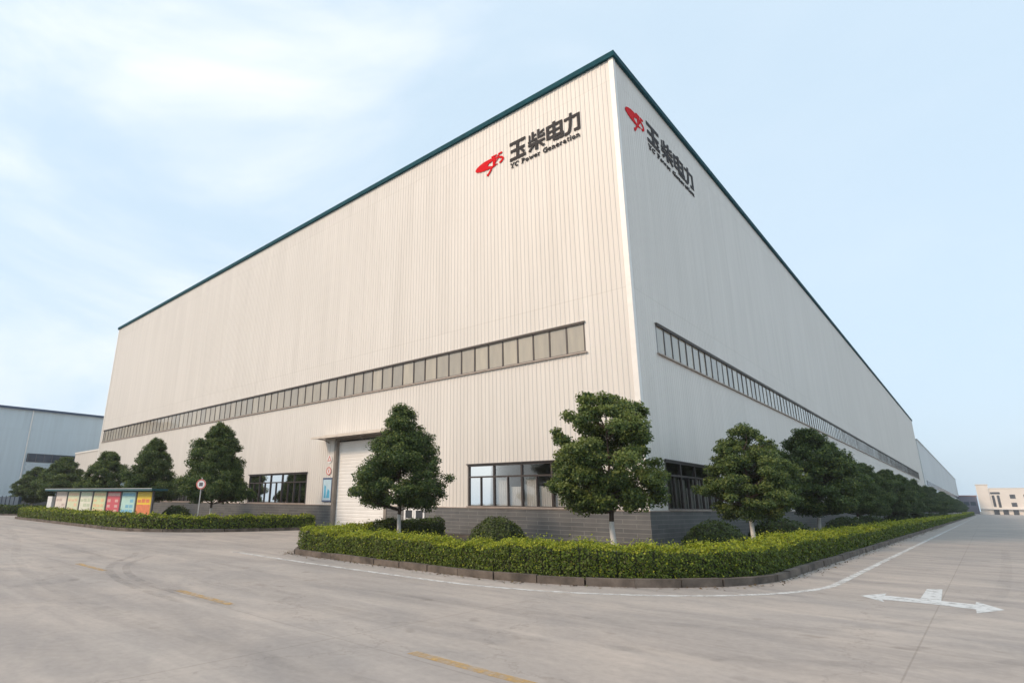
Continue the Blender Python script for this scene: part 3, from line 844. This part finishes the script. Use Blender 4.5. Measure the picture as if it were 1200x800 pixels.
b = MB(); b.box((-.2, .02, 19.2), (.2, 262, 19.5)); b.build('roof_edge', M['far_wall'], hall2)
b = MB(); b.box((-.3, 0, 0), (.08, 262, 1.4)); b.build('plinth', M['dado'], hall2)
b = MB(); b.box((.02, 6, 7.9), (.12, 255, 9.2)); w2 = b.build('ribbon_window', M['blue_dark'], hall2)
b = MB()
for k in range(100): b.box((.121, 6.2 + k * 2.5, 7.95), (.14, 6.3 + k * 2.5, 9.15))
b.build('mullion', M['frame'], w2)

bb = thing('blue_hall', 'pale blue grey shed behind trees left of the cream hall', 'building', (-90, -16, 0))
b = MB(); b.box((-50, 0, 0), (0, 110, 14.0)); b.build('wall', M['blue_wall'], bb)
b = MB(); b.box((-50.3, -.3, 14.0), (.35, 110.3, 14.3)); b.build('roof', mat('dark blue roof edge', (0.05, 0.085, 0.15), .4, .1), bb)
b = MB(); b.box((.0, 12.2, 6.65), (.10, 19.5, 7.85)); wb = b.build('window', M['blue_dark'], bb)
b = MB()
for k in range(8): b.box((.10, 12.3 + k * 1.0, 6.7), (.12, 12.36 + k * 1.0, 7.8))
b.build('mullion', M['grey'], wb)
b = MB(); b.box((.0, 12.2, 4.6), (.08, 19.5, 6.4)); b.build('window', M['blue_light'], bb)
b = MB(); b.tube([(.12, 11.9, 0), (.12, 11.9, 14)], [.1, .1], 8); b.build('downpipe', M['white'], bb)
b = MB(); b.box((-.1, 0, 0), (.1, 110, 1.3)); b.build('plinth', M['dado'], bb)

an = thing('annex_building', 'low cream annex against the left end of the big hall', 'building', (-71.25, .6, 0))
b = MB(); 
for k in range(30):
    x0 = -k * .4
    for (sa, oa), (sb, ob) in (((0, 0), (.28, 0)), ((.28, 0), (.31, .03)), ((.31, .03), (.37, .03)), ((.37, .03), (.4, 0))):
        b.poly([(x0 - sa, -oa, 0), (x0 - sb, -ob, 0), (x0 - sb, -ob, 7.7), (x0 - sa, -oa, 7.7)])
b.poly([(-12, 0, 0), (-12, 30, 0), (-12, 30, 7.7), (-12, 0, 7.7)])
b.build('wall', M['wall'], an, recalc=False)
b = MB(); b.box((-12.1, -.1, 7.7), (0, 30, 7.9)); b.build('roof', M['trim'], an)

cb_ = thing('office_building', 'cream rendered office block at the far end of the side road', 'building', (8.2, 392, 0))
b = MB(); b.box((0, 0, 0), (4.6, 14, 14.9)); b.box((4.6, .6, 0), (21, 14, 13.0)); b.build('wall', M['cream'], cb_)
b = MB(); b.box((-.2, -.2, 14.9), (4.8, 14.2, 15.2)); b.box((4.8, .4, 13.0), (21.2, 14.2, 13.3)); b.build('parapet', M['cream'], cb_)
for (x0, z0_, x1, z1_) in ((5.3, 2.6 + 1.2, 6.3, 9.6), (7.2, 3.6, 8.2, 9.6), (5.0, 10.2, 8.6, 11.2), (12, 4, 14, 6), (12, 8, 14, 10), (17, 4, 19, 6), (17, 8, 19, 10)):
    b = MB(); b.box((x0, .5, z0_), (x1, .595, z1_)); b.build('window', M['pane_dark'], cb_)
for x0 in (4.9, 8.3, 12, 17): 
    b = MB(); b.box((x0, .5, 0), (x0 + 2, .595, 2.4)); b.build('door', M['pane_dark'], cb_)
b = MB(); b.box((-.3, -.9, 2.6), (21, .4, 2.95)); b.build('entrance_canopy', M['white'], cb_)
gb = thing('grey_block', 'small mauve grey block beside the far cream office', 'building', (1.5, 420, 0))
b = MB(); b.box((-4, 0, 0), (6, 12, 9.6)); b.build('wall', M['mauve'], gb)
b = MB(); b.box((-4.2, -.2, 9.6), (6.2, 12.2, 10.1)); b.build('roof', mat('rusty roof', (0.40, 0.20, 0.17), .8), gb)
for k in range(2):
    b = MB(); b.box((.2 + 2.8 * k, -.1, 4.6), (2.4 + 2.8 * k, -.01, 6.6)); b.build('window', M['blue_dark'], gb)

# ------------------------------------------------------------------ notice board with seven panels
p0, p1 = Vector((-43.7, -10.3, 0)), Vector((-30.1, -8.05, 0))
ln = (p1 - p0).length
nb = thing('notice_board', 'long roofed display board with seven coloured poster panels behind hedge', 'notice board', p0, math.atan2(p1.y - p0.y, p1.x - p0.x))
cols = [((.80, .70, .62), (.62, .50, .44)), ((.74, .76, .52), (.84, .60, .40)), ((.82, .82, .68), (.60, .66, .48)), ((.70, .76, .48), (.84, .62, .36)),
        ((.66, .12, .15), (.76, .46, .42)), ((.50, .74, .68), (.22, .50, .66)), ((.86, .60, .05), (.76, .24, .10))]
wp = ln / 7
def pn(x0, x1): return x0, x1
for k, (c1, c2) in enumerate(cols):
    x0, x1 = k * wp + .16, (k + 1) * wp - .1
    z0_, z1_ = .58, 2.10
    b = MB(); b.box((x0, -.03, z0_), (x1, .03, z1_))
    o = b.build('poster', mat('poster paper', c1, .5, .08, 2.0), nb)
    o['label'] = ['pale pink poster panel', 'pale yellow green poster panel', 'off white poster panel', 'light green poster panel', 'red poster panel', 'pale turquoise poster panel', 'yellow and orange poster panel'][k]
    q = MB()                                                    # printed blocks: headline band, columns, pictures
    r = random.Random(k)
    if k == 6: q.box((x0 + .03, -.036, z0_ + .03), (x1 - .03, -.031, 1.28))
    else: q.box((x0 + .06, -.036, z1_ - .28), (x1 - .06, -.031, z1_ - .08))
    for cx_ in range(3):
        for rz_ in range(3):
            if r.random() < .75:
                a = x0 + .1 + cx_ * (x1 - x0 - .2) / 3; zc = z0_ + .1 + rz_ * .36
                q.box((a, -.0385, zc), (a + (x1 - x0) / 3 - .16, -.0365, zc + .26 * r.uniform(.6, 1)))
    q.build('print', mat('poster print', c2, .5, .15, 5.0), o)
for x in [0.04 + k * wp for k in range(8)]:
    b = MB(); b.box((x - .05, -.05, .1), (x + .05, .07, 2.16)); b.build('post', M['grey'], nb)
b = MB(); b.box((-.1, -.06, .42), (ln + .1, .06, .53)); b.build('bottom_rail', M['steel'], nb)
b = MB(); b.box((-.75, -.55, 2.16), (ln + .75, .55, 2.24)); b.box((-.75, -.57, 2.24), (ln + .75, .57, 2.30)); b.build('roof', mat('teal board roof', (0.02, 0.10, 0.12), .4, .15), nb)
b = MB(); b.box((-.75, -.58, 2.285), (ln + .75, -.571, 2.33)); b.build('gutter', M['pole'], nb)
b = MB(); b.box((-1.1, -.1, .1), (-.35, .12, 1.75)); b.build('end_panel', M['white'], nb)

# round speed sign on a pole
rs = thing('road_sign', 'round red rimmed road sign on a thin grey pole', 'road sign', (-21.1, -9.0, .05))
rs.rotation_euler = (0, 0, math.radians(42))
fn = lambda a, o, zz: (-a, -o, zz)
b = MB(); b.tube([(0, .05, 0), (0, .05, 2.75)], [.03, .03], 8); b.build('pole', M['pole'], rs)
b = MB(); disc(b, fn, 0, 2.40, .265, -.01, .012); b.build('plate', M['white'], rs)
b = MB(); ring(b, fn, 0, 2.40, .205, .265, .012, .02); b.build('red_rim', mred_pale, rs)
b = MB(); b.box((-.10, .012, 2.30), (.10, .019, 2.49), fn=fn); b.build('print', M['grey'], rs)

# low blue barrier wall far left
tag_ = MB(); tag_.box((-75, -9.0, 0), (-62.6, -8.8, 1.7)); 
for k in range(7): tag_.box((-75 + k * 2.05, -9.06, 0), (-74.85 + k * 2.05, -9.0, 1.8))
tag(tag_.build('fence', mat('dark slate panel', (0.05, 0.075, 0.11), .5, .2)), 'low dark blue panel fence under the far left trees', 'fence')

# ------------------------------------------------------------------ hedges
def hedge(name, label, path, width, h0, h1, dens, size, tip=.3, group=None, dark=False, bumps=.05, seed=0, lift=.06):
    """clipped hedge along a path: bumpy twig core wrapped in leaf faces, golden shoots mostly on top"""
    r = np.random.default_rng(seed)
    pts = resample(path, .35)
    core = MB()
    ring_ = []
    prof = [(-.5, 0), (-.5, .5), (-.46, .88), (-.2, .97), (.2, .97), (.46, .88), (.5, .5), (.5, 0)]
    nrm = offset_path(pts, 1.0)
    hts = []
    for k, (x, y) in enumerate(pts):
        nx, ny = nrm[k][0] - x, nrm[k][1] - y
        hh = h0 + (h1 - h0) * (k / max(1, len(pts) - 1)) + r.normal() * bumps
        hts.append(hh)
        ww = (width - .16) * (1 + r.normal() * .03)
        i = len(core.v)
        core.v += [(x + nx * a * ww, y + ny * a * ww, lift + (hh - .07) * c) for a, c in prof]
        ring_.append(i)
    for a, c in zip(ring_[:-1], ring_[1:]):
        for j in range(len(prof) - 1):
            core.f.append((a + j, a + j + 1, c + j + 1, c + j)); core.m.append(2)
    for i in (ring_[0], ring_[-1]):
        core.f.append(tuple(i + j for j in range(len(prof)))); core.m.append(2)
    X = np.array(pts); NV = np.array(nrm) - X; HT = np.array(hts)
    Lp = (len(pts) - 1) * .35
    per = width + 2 * (h0 + h1) / 2
    dn = dens if callable(dens) else (lambda x, y: dens)
    sz = size if callable(size) else (lambda x, y: size)
    PP, NN, SS, MI = [], [], [], []
    for k in range(len(pts) - 1):
        cnt = int(dn(*pts[k]) * .35 * per)
        if cnt <= 0: continue
        t = r.random(cnt); base = X[k] + (X[k + 1] - X[k]) * t[:, None]; nv = NV[k]
        tv = np.array([nv[1], -nv[0]])
        hh = HT[k] + (HT[k + 1] - HT[k]) * t
        u = r.random(cnt) * per
        side = (h0 + h1) / 2
        on_l, on_r = u < side, u > side + width
        top = ~(on_l | on_r)
        a = np.where(on_l, -.5, np.where(on_r, .5, (u - side) / width - .5))
        zf = np.where(on_l, u / side, np.where(on_r, (u - side - width) / side, 1.0))
        # rounded shoulders
        edge_ = np.clip((zf - .86) / .14, 0, 1)
        a = np.where(top, a, a * (1 - .10 * edge_ ** 2))
        clump = .045 * np.sin(base[:, 0] * 7.1 + zf * 9) * np.sin(base[:, 1] * 6.3 + zf * 7 + a * 5)
        jit = r.normal(size=cnt) * .028 + clump
        off = a * width + np.where(top, 0, np.sign(a) * jit)
        z = lift + hh * zf * np.where(top, 1 - .05 * (np.abs(a) * 2) ** 3, 1) + np.where(top, jit + np.abs(r.normal(size=cnt)) * .02, 0)
        shoot = top & (r.random(cnt) < .08)
        z = z + np.where(shoot, r.random(cnt) ** 1.5 * .16, 0)
        p = np.stack([base[:, 0] + nv[0] * off, base[:, 1] + nv[1] * off, np.maximum(z, lift + .02)], 1)
        nn = np.stack([nv[0] * np.where(top, a * .5, np.sign(a)), nv[1] * np.where(top, a * .5, np.sign(a)), np.where(top, 1.0, .35)], 1)
        nn = unit(unit(nn) + r.normal(size=(cnt, 3)) * .55)
        PP.append(p); NN.append(nn)
        SS.append(sz(*pts[k]) * (.65 + .7 * r.random(cnt)))
        MI.append(np.where(r.random(cnt) < np.where(top | (zf > .92), tip * 2.4, tip * .16), 1, 0))
    # ends
    for k, sgn in ((0, 1), (len(pts) - 1, -1)):
        cnt = int(dn(*pts[k]) * width * HT[k])
        nv = NV[k]; tv = np.array([nv[1], -nv[0]]) * -sgn * -1
        d = X[min(k + 1, len(X) - 1)] - X[max(k - 1, 0)]; d = d / (np.linalg.norm(d) + 1e-9) * -sgn
        a = r.random(cnt) - .5; zf = r.random(cnt)
        p = np.stack([X[k][0] + nv[0] * a * width + d[0] * .04 * r.random(cnt), X[k][1] + nv[1] * a * width + d[1] * .04 * r.random(cnt), lift + .02 + HT[k] * zf * .97], 1)
        nn = unit(np.array([d[0], d[1], .3])[None, :] + r.normal(size=(cnt, 3)) * .5)
        PP.append(p); NN.append(nn); SS.append(sz(*pts[k]) * (.65 + .7 * r.random(cnt))); MI.append((r.random(cnt) < tip * .4).astype(int))
    me = leaf_mesh(name, np.concatenate(PP), np.concatenate(NN), np.concatenate(SS),
                   [M['hedge_dark'] if dark else M['hedge'], M['hedge'] if dark else M['hedge_tip'], M['hedge_core']], np.concatenate(MI), core)
    return tag(link(name, me), label, 'hedge', group)

def dist_dens(near, far):
    def f(x, y):
        d = math.hypot(x - 9.98, y + 23.12)
        return max(far, near * min(1, (17 / max(d, 1)) ** 1.6))
    return f
def dist_size(near, far):
    def f(x, y):
        d = math.hypot(x - 9.98, y + 23.12)
        return min(far, near * max(1, (d / 17) ** .75))
    return f
HG = 'clipped hedges round the planting beds'
front = [p for p in isl1 if True][3:]
front_path = offset_path([(-8.9, -8.4), (-8.05, -10.2)] + arc(-6.0, -11.3, 1.25, 160, 268, 8) + [(-4, -12.55), (-1.5, -12.61)] + arc(1.0, -7.35, 5.27, -90, 0, 18) + [(6.27, -3), (6.29, 10), (6.33, 40), (6.43, 100), (6.6, 180)], .70)
hedge('hedge', 'long yellow green hedge curving round the corner bed above the kerb', front_path, .95, .60, .72, dist_dens(2100, 130), dist_size(.047, .20), .34, HG, seed=3, lift=.10)
hedge('hedge', 'dark green hedge running back from the driveway edge towards the hall', offset_path([(-10.55, -1.9), (-10.35, -3.0), (-9.7, -5.6), (-8.95, -7.6)], .5), .85, .74, .70, 700, .075, .10, HG, dark=True, seed=4, lift=.10)
p2 = offset_path([(-48.0, -9.5)] + arc(-46.2, -10.2, 1.9, 180, 270, 6) + [(-40, -12.1), (-30, -12.1)] + arc(-24.6, -7.1, 5.0, -90, 0, 12) + [(-19.6, -4), (-19.65, -2.2)], .55)
hedge('hedge', 'green hedge in front of the poster board left of the driveway', p2, .95, .70, .66, 420, .105, .20, HG, seed=5, lift=.10)
p3 = offset_path([(-110, -11.9), (-80, -11.9)] + arc(-59.5, -9.0, 2.9, -90, 0, 8) + [(-56.6, -4), (-56.6, 8)], .55)
hedge('hedge', 'short dark hedge beyond the side lane at the far left', p3, .95, .75, .75, 110, .18, .14, HG, dark=True, seed=6, lift=.10)
hedge('hedge', 'distant yellow green hedge strip at the far end of the side road', [(5.75, 186), (5.8, 240), (5.9, 296)], 1.0, .95, 1.0, 60, .3, .4, HG, seed=7, lift=.10)

# ------------------------------------------------------------------ trees
def crown(kind, height, radius, z0, seed, leaf=.080, per=680, nclump=95, lean=(0, 0), light=.4, ragged=.14, gap=.47):
    """leaf clumps on branch tips spread through an uneven envelope, with gaps; returns mesh-ready arrays and clump centres"""
    r = np.random.default_rng(seed)
    hc = height - z0
    cs, rs = [], []
    lob = [(r.uniform(0, 2 * np.pi), r.uniform(.05, .95), r.uniform(.14, .26)) for _ in range(9)]
    tries = 0
    while len(cs) < nclump and tries < 20000:
        tries += 1
        f = r.random()
        if kind == 'cone': env = (1.0 - f) ** .72 * min(1, (f + .05) / .14) ** .6 + .05
        elif kind == 'egg': env = (math.sin(math.pi * min(1, (f + .12) / 1.12) ** .72) ** .62 if f < 1 else 0) * (1 - .22 * f) + .03
        elif kind == 'broad': env = (min(1, (f + .10) / .30) ** .7) * (1 - max(0, f - .62) ** 1.3 * 2.1) * .95
        elif kind == 'round': env = math.sqrt(max(0, 1 - (2 * f - .92) ** 2 / 1.1)) * .95 + .06
        else: env = (1 - f ** 2.2) ** .8 * min(1, (f + .06) / .20) ** .7 * .98 + .05
        a = r.uniform(0, 2 * np.pi)
        k = 1.0
        for la, lf, lm in lob: k += lm * math.exp(-((math.remainder(a - la, 2 * math.pi)) / .55) ** 2 - ((f - lf) / .16) ** 2) * 1.2 - .018
        q = env * radius * k * math.sqrt(r.uniform(.16, 1.0)) * (r.uniform(1.08, 1.24) if r.random() < ragged else 1)
        c = np.array([q * math.cos(a), q * math.sin(a), z0 + hc * (.04 + .92 * f)])
        cr_ = (.15 + .19 * r.random() ** 1.3) * (radius / 2.0) * (1.0 if f < .75 else .78)
        if all(np.linalg.norm(c - d) > gap * (cr_ + e) for d, e in zip(cs, rs)):
            cs.append(c); rs.append(cr_)
    cs, rs = np.array(cs), np.array(rs)
    P_, N_, S_, I_ = [], [], [], []
    for c, q in zip(cs, rs):
        n = int(per * (q / .28 / (radius / 2.0)) ** 2)
        v = unit(r.normal(size=(n, 3)))
        d = q * (.22 + 1.22 * r.random(n) ** .9)
        p = c + v * d[:, None] * np.array([1.08, 1.08, .74])
        out = unit(p - np.array([0, 0, z0 + hc * .35]))
        nn = unit(v * .45 + out * .35 + np.array([0, 0, .6]) + r.normal(size=(n, 3)) * .75)
        P_.append(p); N_.append(nn); S_.append(leaf * (.6 + .75 * r.random(n)))
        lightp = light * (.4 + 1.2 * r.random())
        I_.append((r.random(n) < lightp * (.3 + .7 * (v[:, 2] > 0))).astype(int))  # paler leaves more frequent on the upper half of each clump
    P_ = np.concatenate(P_)
    P_[:, 0] += lean[0] * (P_[:, 2] / height); P_[:, 1] += lean[1] * (P_[:, 2] / height)
    return P_, np.concatenate(N_), np.concatenate(S_), np.concatenate(I_), cs

def tree_meshes(kind, height, radius, z0, seed, tr=.095, lean=(0, 0), **kw):
    r = random.Random(seed)
    P_, N_, S_, I_, cs = crown(kind, height, radius, z0, seed, lean=lean, **kw)
    b = MB()
    zt = height * .80
    pts, rad = [], []
    nseg = 9
    for k in range(nseg + 1):
        z = zt * k / nseg
        f = z / height
        pts.append((lean[0] * f + r.uniform(-.02, .02) * min(k, 3), lean[1] * f + r.uniform(-.02, .02) * min(k, 3), z - (.1 if k == 0 else 0)))
        rad.append(max(.016, tr * (1.25 if k == 0 else 1) * (1 - .86 * k / nseg)))
    # finer steps at the whitewash line
    zi = 1.05
    pts2, rad2, mi = [], [], []
    for k in range(len(pts)):
        pts2.append(pts[k]); rad2.append(rad[k])
        if k + 1 < len(pts) and pts[k][2] < zi < pts[k + 1][2]:
            t = (zi - pts[k][2]) / (pts[k + 1][2] - pts[k][2])
            pts2.append(tuple(a + (c - a) * t for a, c in zip(pts[k], pts[k + 1]))); rad2.append(rad[k] + (rad[k + 1] - rad[k]) * t)
    zs = [p[2] for p in pts2]
    b.tube(pts2, rad2, 9, mi=lambda k: 1 if zs[k] < zi - .01 else 0)
    def axis(z):
        f = z / height; return Vector((lean[0] * f, lean[1] * f, z))
    order = sorted(range(len(cs)), key=lambda i: r.random())[:34]
    for i in order:
        c = Vector(cs[i]); c.x += lean[0] * c.z / height; c.y += lean[1] * c.z / height
        zb = max(z0 * .95, min(c.z - .35 * math.hypot(cs[i][0], cs[i][1]) - .1, zt * .95))
        a = axis(zb)
        m = a.lerp(c, .55) + Vector((r.uniform(-.08, .08), r.uniform(-.08, .08), -.06))
        b.tube([a, m, c], [.034 * (1 - .5 * zb / height), .02, .007], 5, cap=False)
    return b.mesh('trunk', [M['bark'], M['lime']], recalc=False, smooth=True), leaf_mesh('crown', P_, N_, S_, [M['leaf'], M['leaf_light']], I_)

def tree(name, label, meshes, loc, rz=0, sc=(1, 1, 1), group=None):
    t = thing(name, label, 'tree', loc, rz, group)
    t.scale = sc
    link('trunk', meshes[0], t); link('crown', meshes[1], t)
    return t
GF, GR = 'round headed trees along the front of the hall', 'trees along the shaded side of the hall'
mA = tree_meshes('cone', 5.75, 2.15, 1.25, 21, nclump=230, light=.36, ragged=.2, gap=.5)
mB = tree_meshes('broad', 5.05, 1.78, 1.25, 61, nclump=178, per=680, leaf=.080, light=.95, ragged=.24, gap=.51)
mC = tree_meshes('ovate', 4.9, 1.95, 1.05, 29, lean=(-.1, .55), nclump=165, light=.6, ragged=.22, gap=.54)
mD = tree_meshes('cone', 6.5, 2.5, 1.35, 24, nclump=235, leaf=.105, light=.32, ragged=.2, gap=.5)
mE = tree_meshes('ovate', 5.6, 2.3, 1.1, 27, nclump=210, leaf=.105, light=.32, ragged=.18, gap=.5)
mF = tree_meshes('egg', 5.7, 2.2, 1.15, 33, nclump=190, leaf=.105, light=.38, ragged=.22, gap=.52)
tree('broadleaf_tree', 'dark conical tree beside the roller door, trunk base painted white', mA, (-7.85, -6.5, .1), .4, group=GF)
tree('broadleaf_tree', 'lighter green round tree nearest the corner of the hall', mB, (1.62, -6.5, .1), 1.0, group=GF)
tree('broadleaf_tree', 'dark layered tree behind the round road sign', mD, (-24.8, -6.5, .1), .9, (.88, .88, 1), group=GF)
tree('broadleaf_tree', 'dark two tiered tree above the right end of the poster board', mD, (-35.0, -6.5, .1), 2.6, (.84, .84, .95), group=GF)
tree('broadleaf_tree', 'rounder dark tree above the left part of the poster board', mF, (-45.0, -6.5, .1), 4.0, (.95, .95, 1.0), group=GF)
tree('broadleaf_tree', 'bushy dark tree in front of the blue shed windows', mE, (-58.3, -6.5, .1), 1.3, (1.05, 1.05, 1.02), group=GF)
tree('broadleaf_tree', 'small dark tree at the left edge in front of the blue shed', mE, (-69.0, -6.5, .1), 5.1, (.95, .95, .9), group=GF)
names = ['leaning green tree nearest the corner on the shaded side', 'second tree from the corner on the shaded side, dark and dense', 'third tree from the corner on the shaded side',
         'fourth tree from the corner on the shaded side', 'fifth tree from the corner on the shaded side', 'sixth tree from the corner on the shaded side', 'seventh tree from the corner on the shaded side']
rows = [(2.0, 1, 1), (14.6, 1.10, 1.07), (29.5, .92, .93), (37.0, .84, .96), (48.5, .88, .97), (63.5, .92, 1.0), (72.0, .80, .92)]
rows += [(86 + 17.5 * k, random.uniform(.85, 1.0), random.uniform(.9, 1.06)) for k in range(13)]
for i, (y, sw, sh) in enumerate(rows):
    m = mC if i == 0 else (mE, mD, mF, mA)[(i * 3 + i // 4 + 1) % 4] if i != 1 else mE
    sh = sh * (.88 if m is mD else 1.0)
    lab = names[i] if i < len(names) else 'distant dark tree in the row receding along the shaded side'
    tree('broadleaf_tree', lab, m, (3.1 + (random.uniform(-.3, .3) if i > 1 else .1), y, .1), random.uniform(0, 6.28) if i else 0.0, (sw, sw, sh), group=GR if i < len(names) else 'distant trees receding along the shaded side')

# fallen leaves and grit along the kerb foot
kp = np.array(resample(isl1[4:], .05)); kp = kp[(kp[:, 1] < 60)]
r = np.random.default_rng(90)
n = 1500
ix = (r.random(n) ** 1.6 * (len(kp) - 1)).astype(int)
off = np.array(offset_path([tuple(p) for p in kp], -1.0)) - kp
d = .02 + np.abs(r.normal(size=n)) * .16
pp = np.zeros((n, 3)); pp[:, :2] = kp[ix] + off[ix] * d[:, None]; pp[:, 2] = .008 + r.random(n) * .012
nn = unit(np.array([0, 0, 1.0]) + r.normal(size=(n, 3)) * .25)
litter = link('leaf_litter', leaf_mesh('leaf_litter', pp, nn, .03 + .05 * r.random(n), [leaf_mat('dry leaves', [(0.10, 0.06, 0.03), (0.20, 0.13, 0.06), (0.07, 0.05, 0.035), (0.16, 0.15, 0.05)], .1)]))
tag(litter, kind='stuff')

# clipped round shrubs
def shrub_mesh(name, rx, h, n, size, seed, m):
    r = np.random.default_rng(seed)
    v = unit(r.normal(size=(n, 3))); v[:, 2] = np.abs(v[:, 2]) * 1.0 - .15 * (r.random(n) < .3)
    k = 1 + .05 * np.sin(v[:, 0] * 9 + 1) * np.sin(v[:, 1] * 8) + r.normal(size=n) * .03
    p = v * np.array([rx, rx, h]) * k[:, None]; p[:, 2] = np.maximum(p[:, 2], .02)
    nn = unit(v + r.normal(size=(n, 3)) * .5)
    core = MB()
    seg_ = 14
    for j, (fz, fr) in enumerate(((0, .93), (.3, .9), (.6, .75), (.8, .54), (.9, .2))):
        for q in range(seg_): core.v.append((rx * fr * math.cos(6.2832 * q / seg_), rx * fr * math.sin(6.2832 * q / seg_), h * fz))
    for j in range(4):
        for q in range(seg_):
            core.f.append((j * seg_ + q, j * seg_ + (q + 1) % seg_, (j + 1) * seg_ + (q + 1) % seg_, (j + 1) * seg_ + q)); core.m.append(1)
    return leaf_mesh(name, p, nn, size * (.6 + .8 * r.random(n)), [m, M['hedge_core']], np.zeros(n, int), core)
GS = 'clipped round shrubs in the beds'
sA = shrub_mesh('shrub', 1.0, 1.05, 5200, .075, 51, M['shrub'])
sB = shrub_mesh('shrub', 1.0, 1.0, 2600, .10, 52, M['hedge_dark'])
o = link('shrub', sA); o.location = (-2.35, -7.0, .1); tag(o, 'clipped round shrub under the front window left of the corner tree', 'shrub', GS)
o = link('shrub', sA); o.location = (3.35, -2.75, .1); o.rotation_euler = (0, 0, 2); o.scale = (1.02, 1.02, 1.0); tag(o, 'clipped round shrub just right of the building corner', 'shrub', GS)
o = link('shrub', sB); o.location = (-31.0, -6.0, .1); o.scale = (1, 1, 1.12); tag(o, 'dark round shrub right of the poster board', 'shrub', GS)
labs = ['dark shrub between the first and second trees on the shaded side', 'dark shrub behind the second tree on the shaded side']
for i, y in enumerate([7.6, 21.5] + [33 + 16 * k for k in range(8)]):
    o = link('shrub', sB); o.location = (3.2 + random.uniform(-.3, .5), y, .1); s = random.uniform(1.1, 1.5); o.scale = (s, s, random.uniform(1.0, 1.3)); o.rotation_euler = (0, 0, random.uniform(0, 6))
    tag(o, labs[i] if i < 2 else 'dark shrub low among the receding trees on the shaded side', 'shrub', GS if i < 2 else 'shrubs low among the receding trees')

# ------------------------------------------------------------------ air
b = MB(); b.box((-260, -80, -1.2), (110, 465, 30))
hz, n_, l_, bs = nodes_of('pale air')
n_.remove(bs)
pv = n_.new('ShaderNodeVolumePrincipled')
pv.inputs['Color'].default_value = (0.95, 0.98, 1.0, 1)
pv.inputs['Density'].default_value = 0.0005
pv.inputs['Anisotropy'].default_value = 0.1
l_.new(pv.outputs['Volume'], n_['Material Output'].inputs['Volume'])
tag(b.build('haze', hz), kind='stuff')
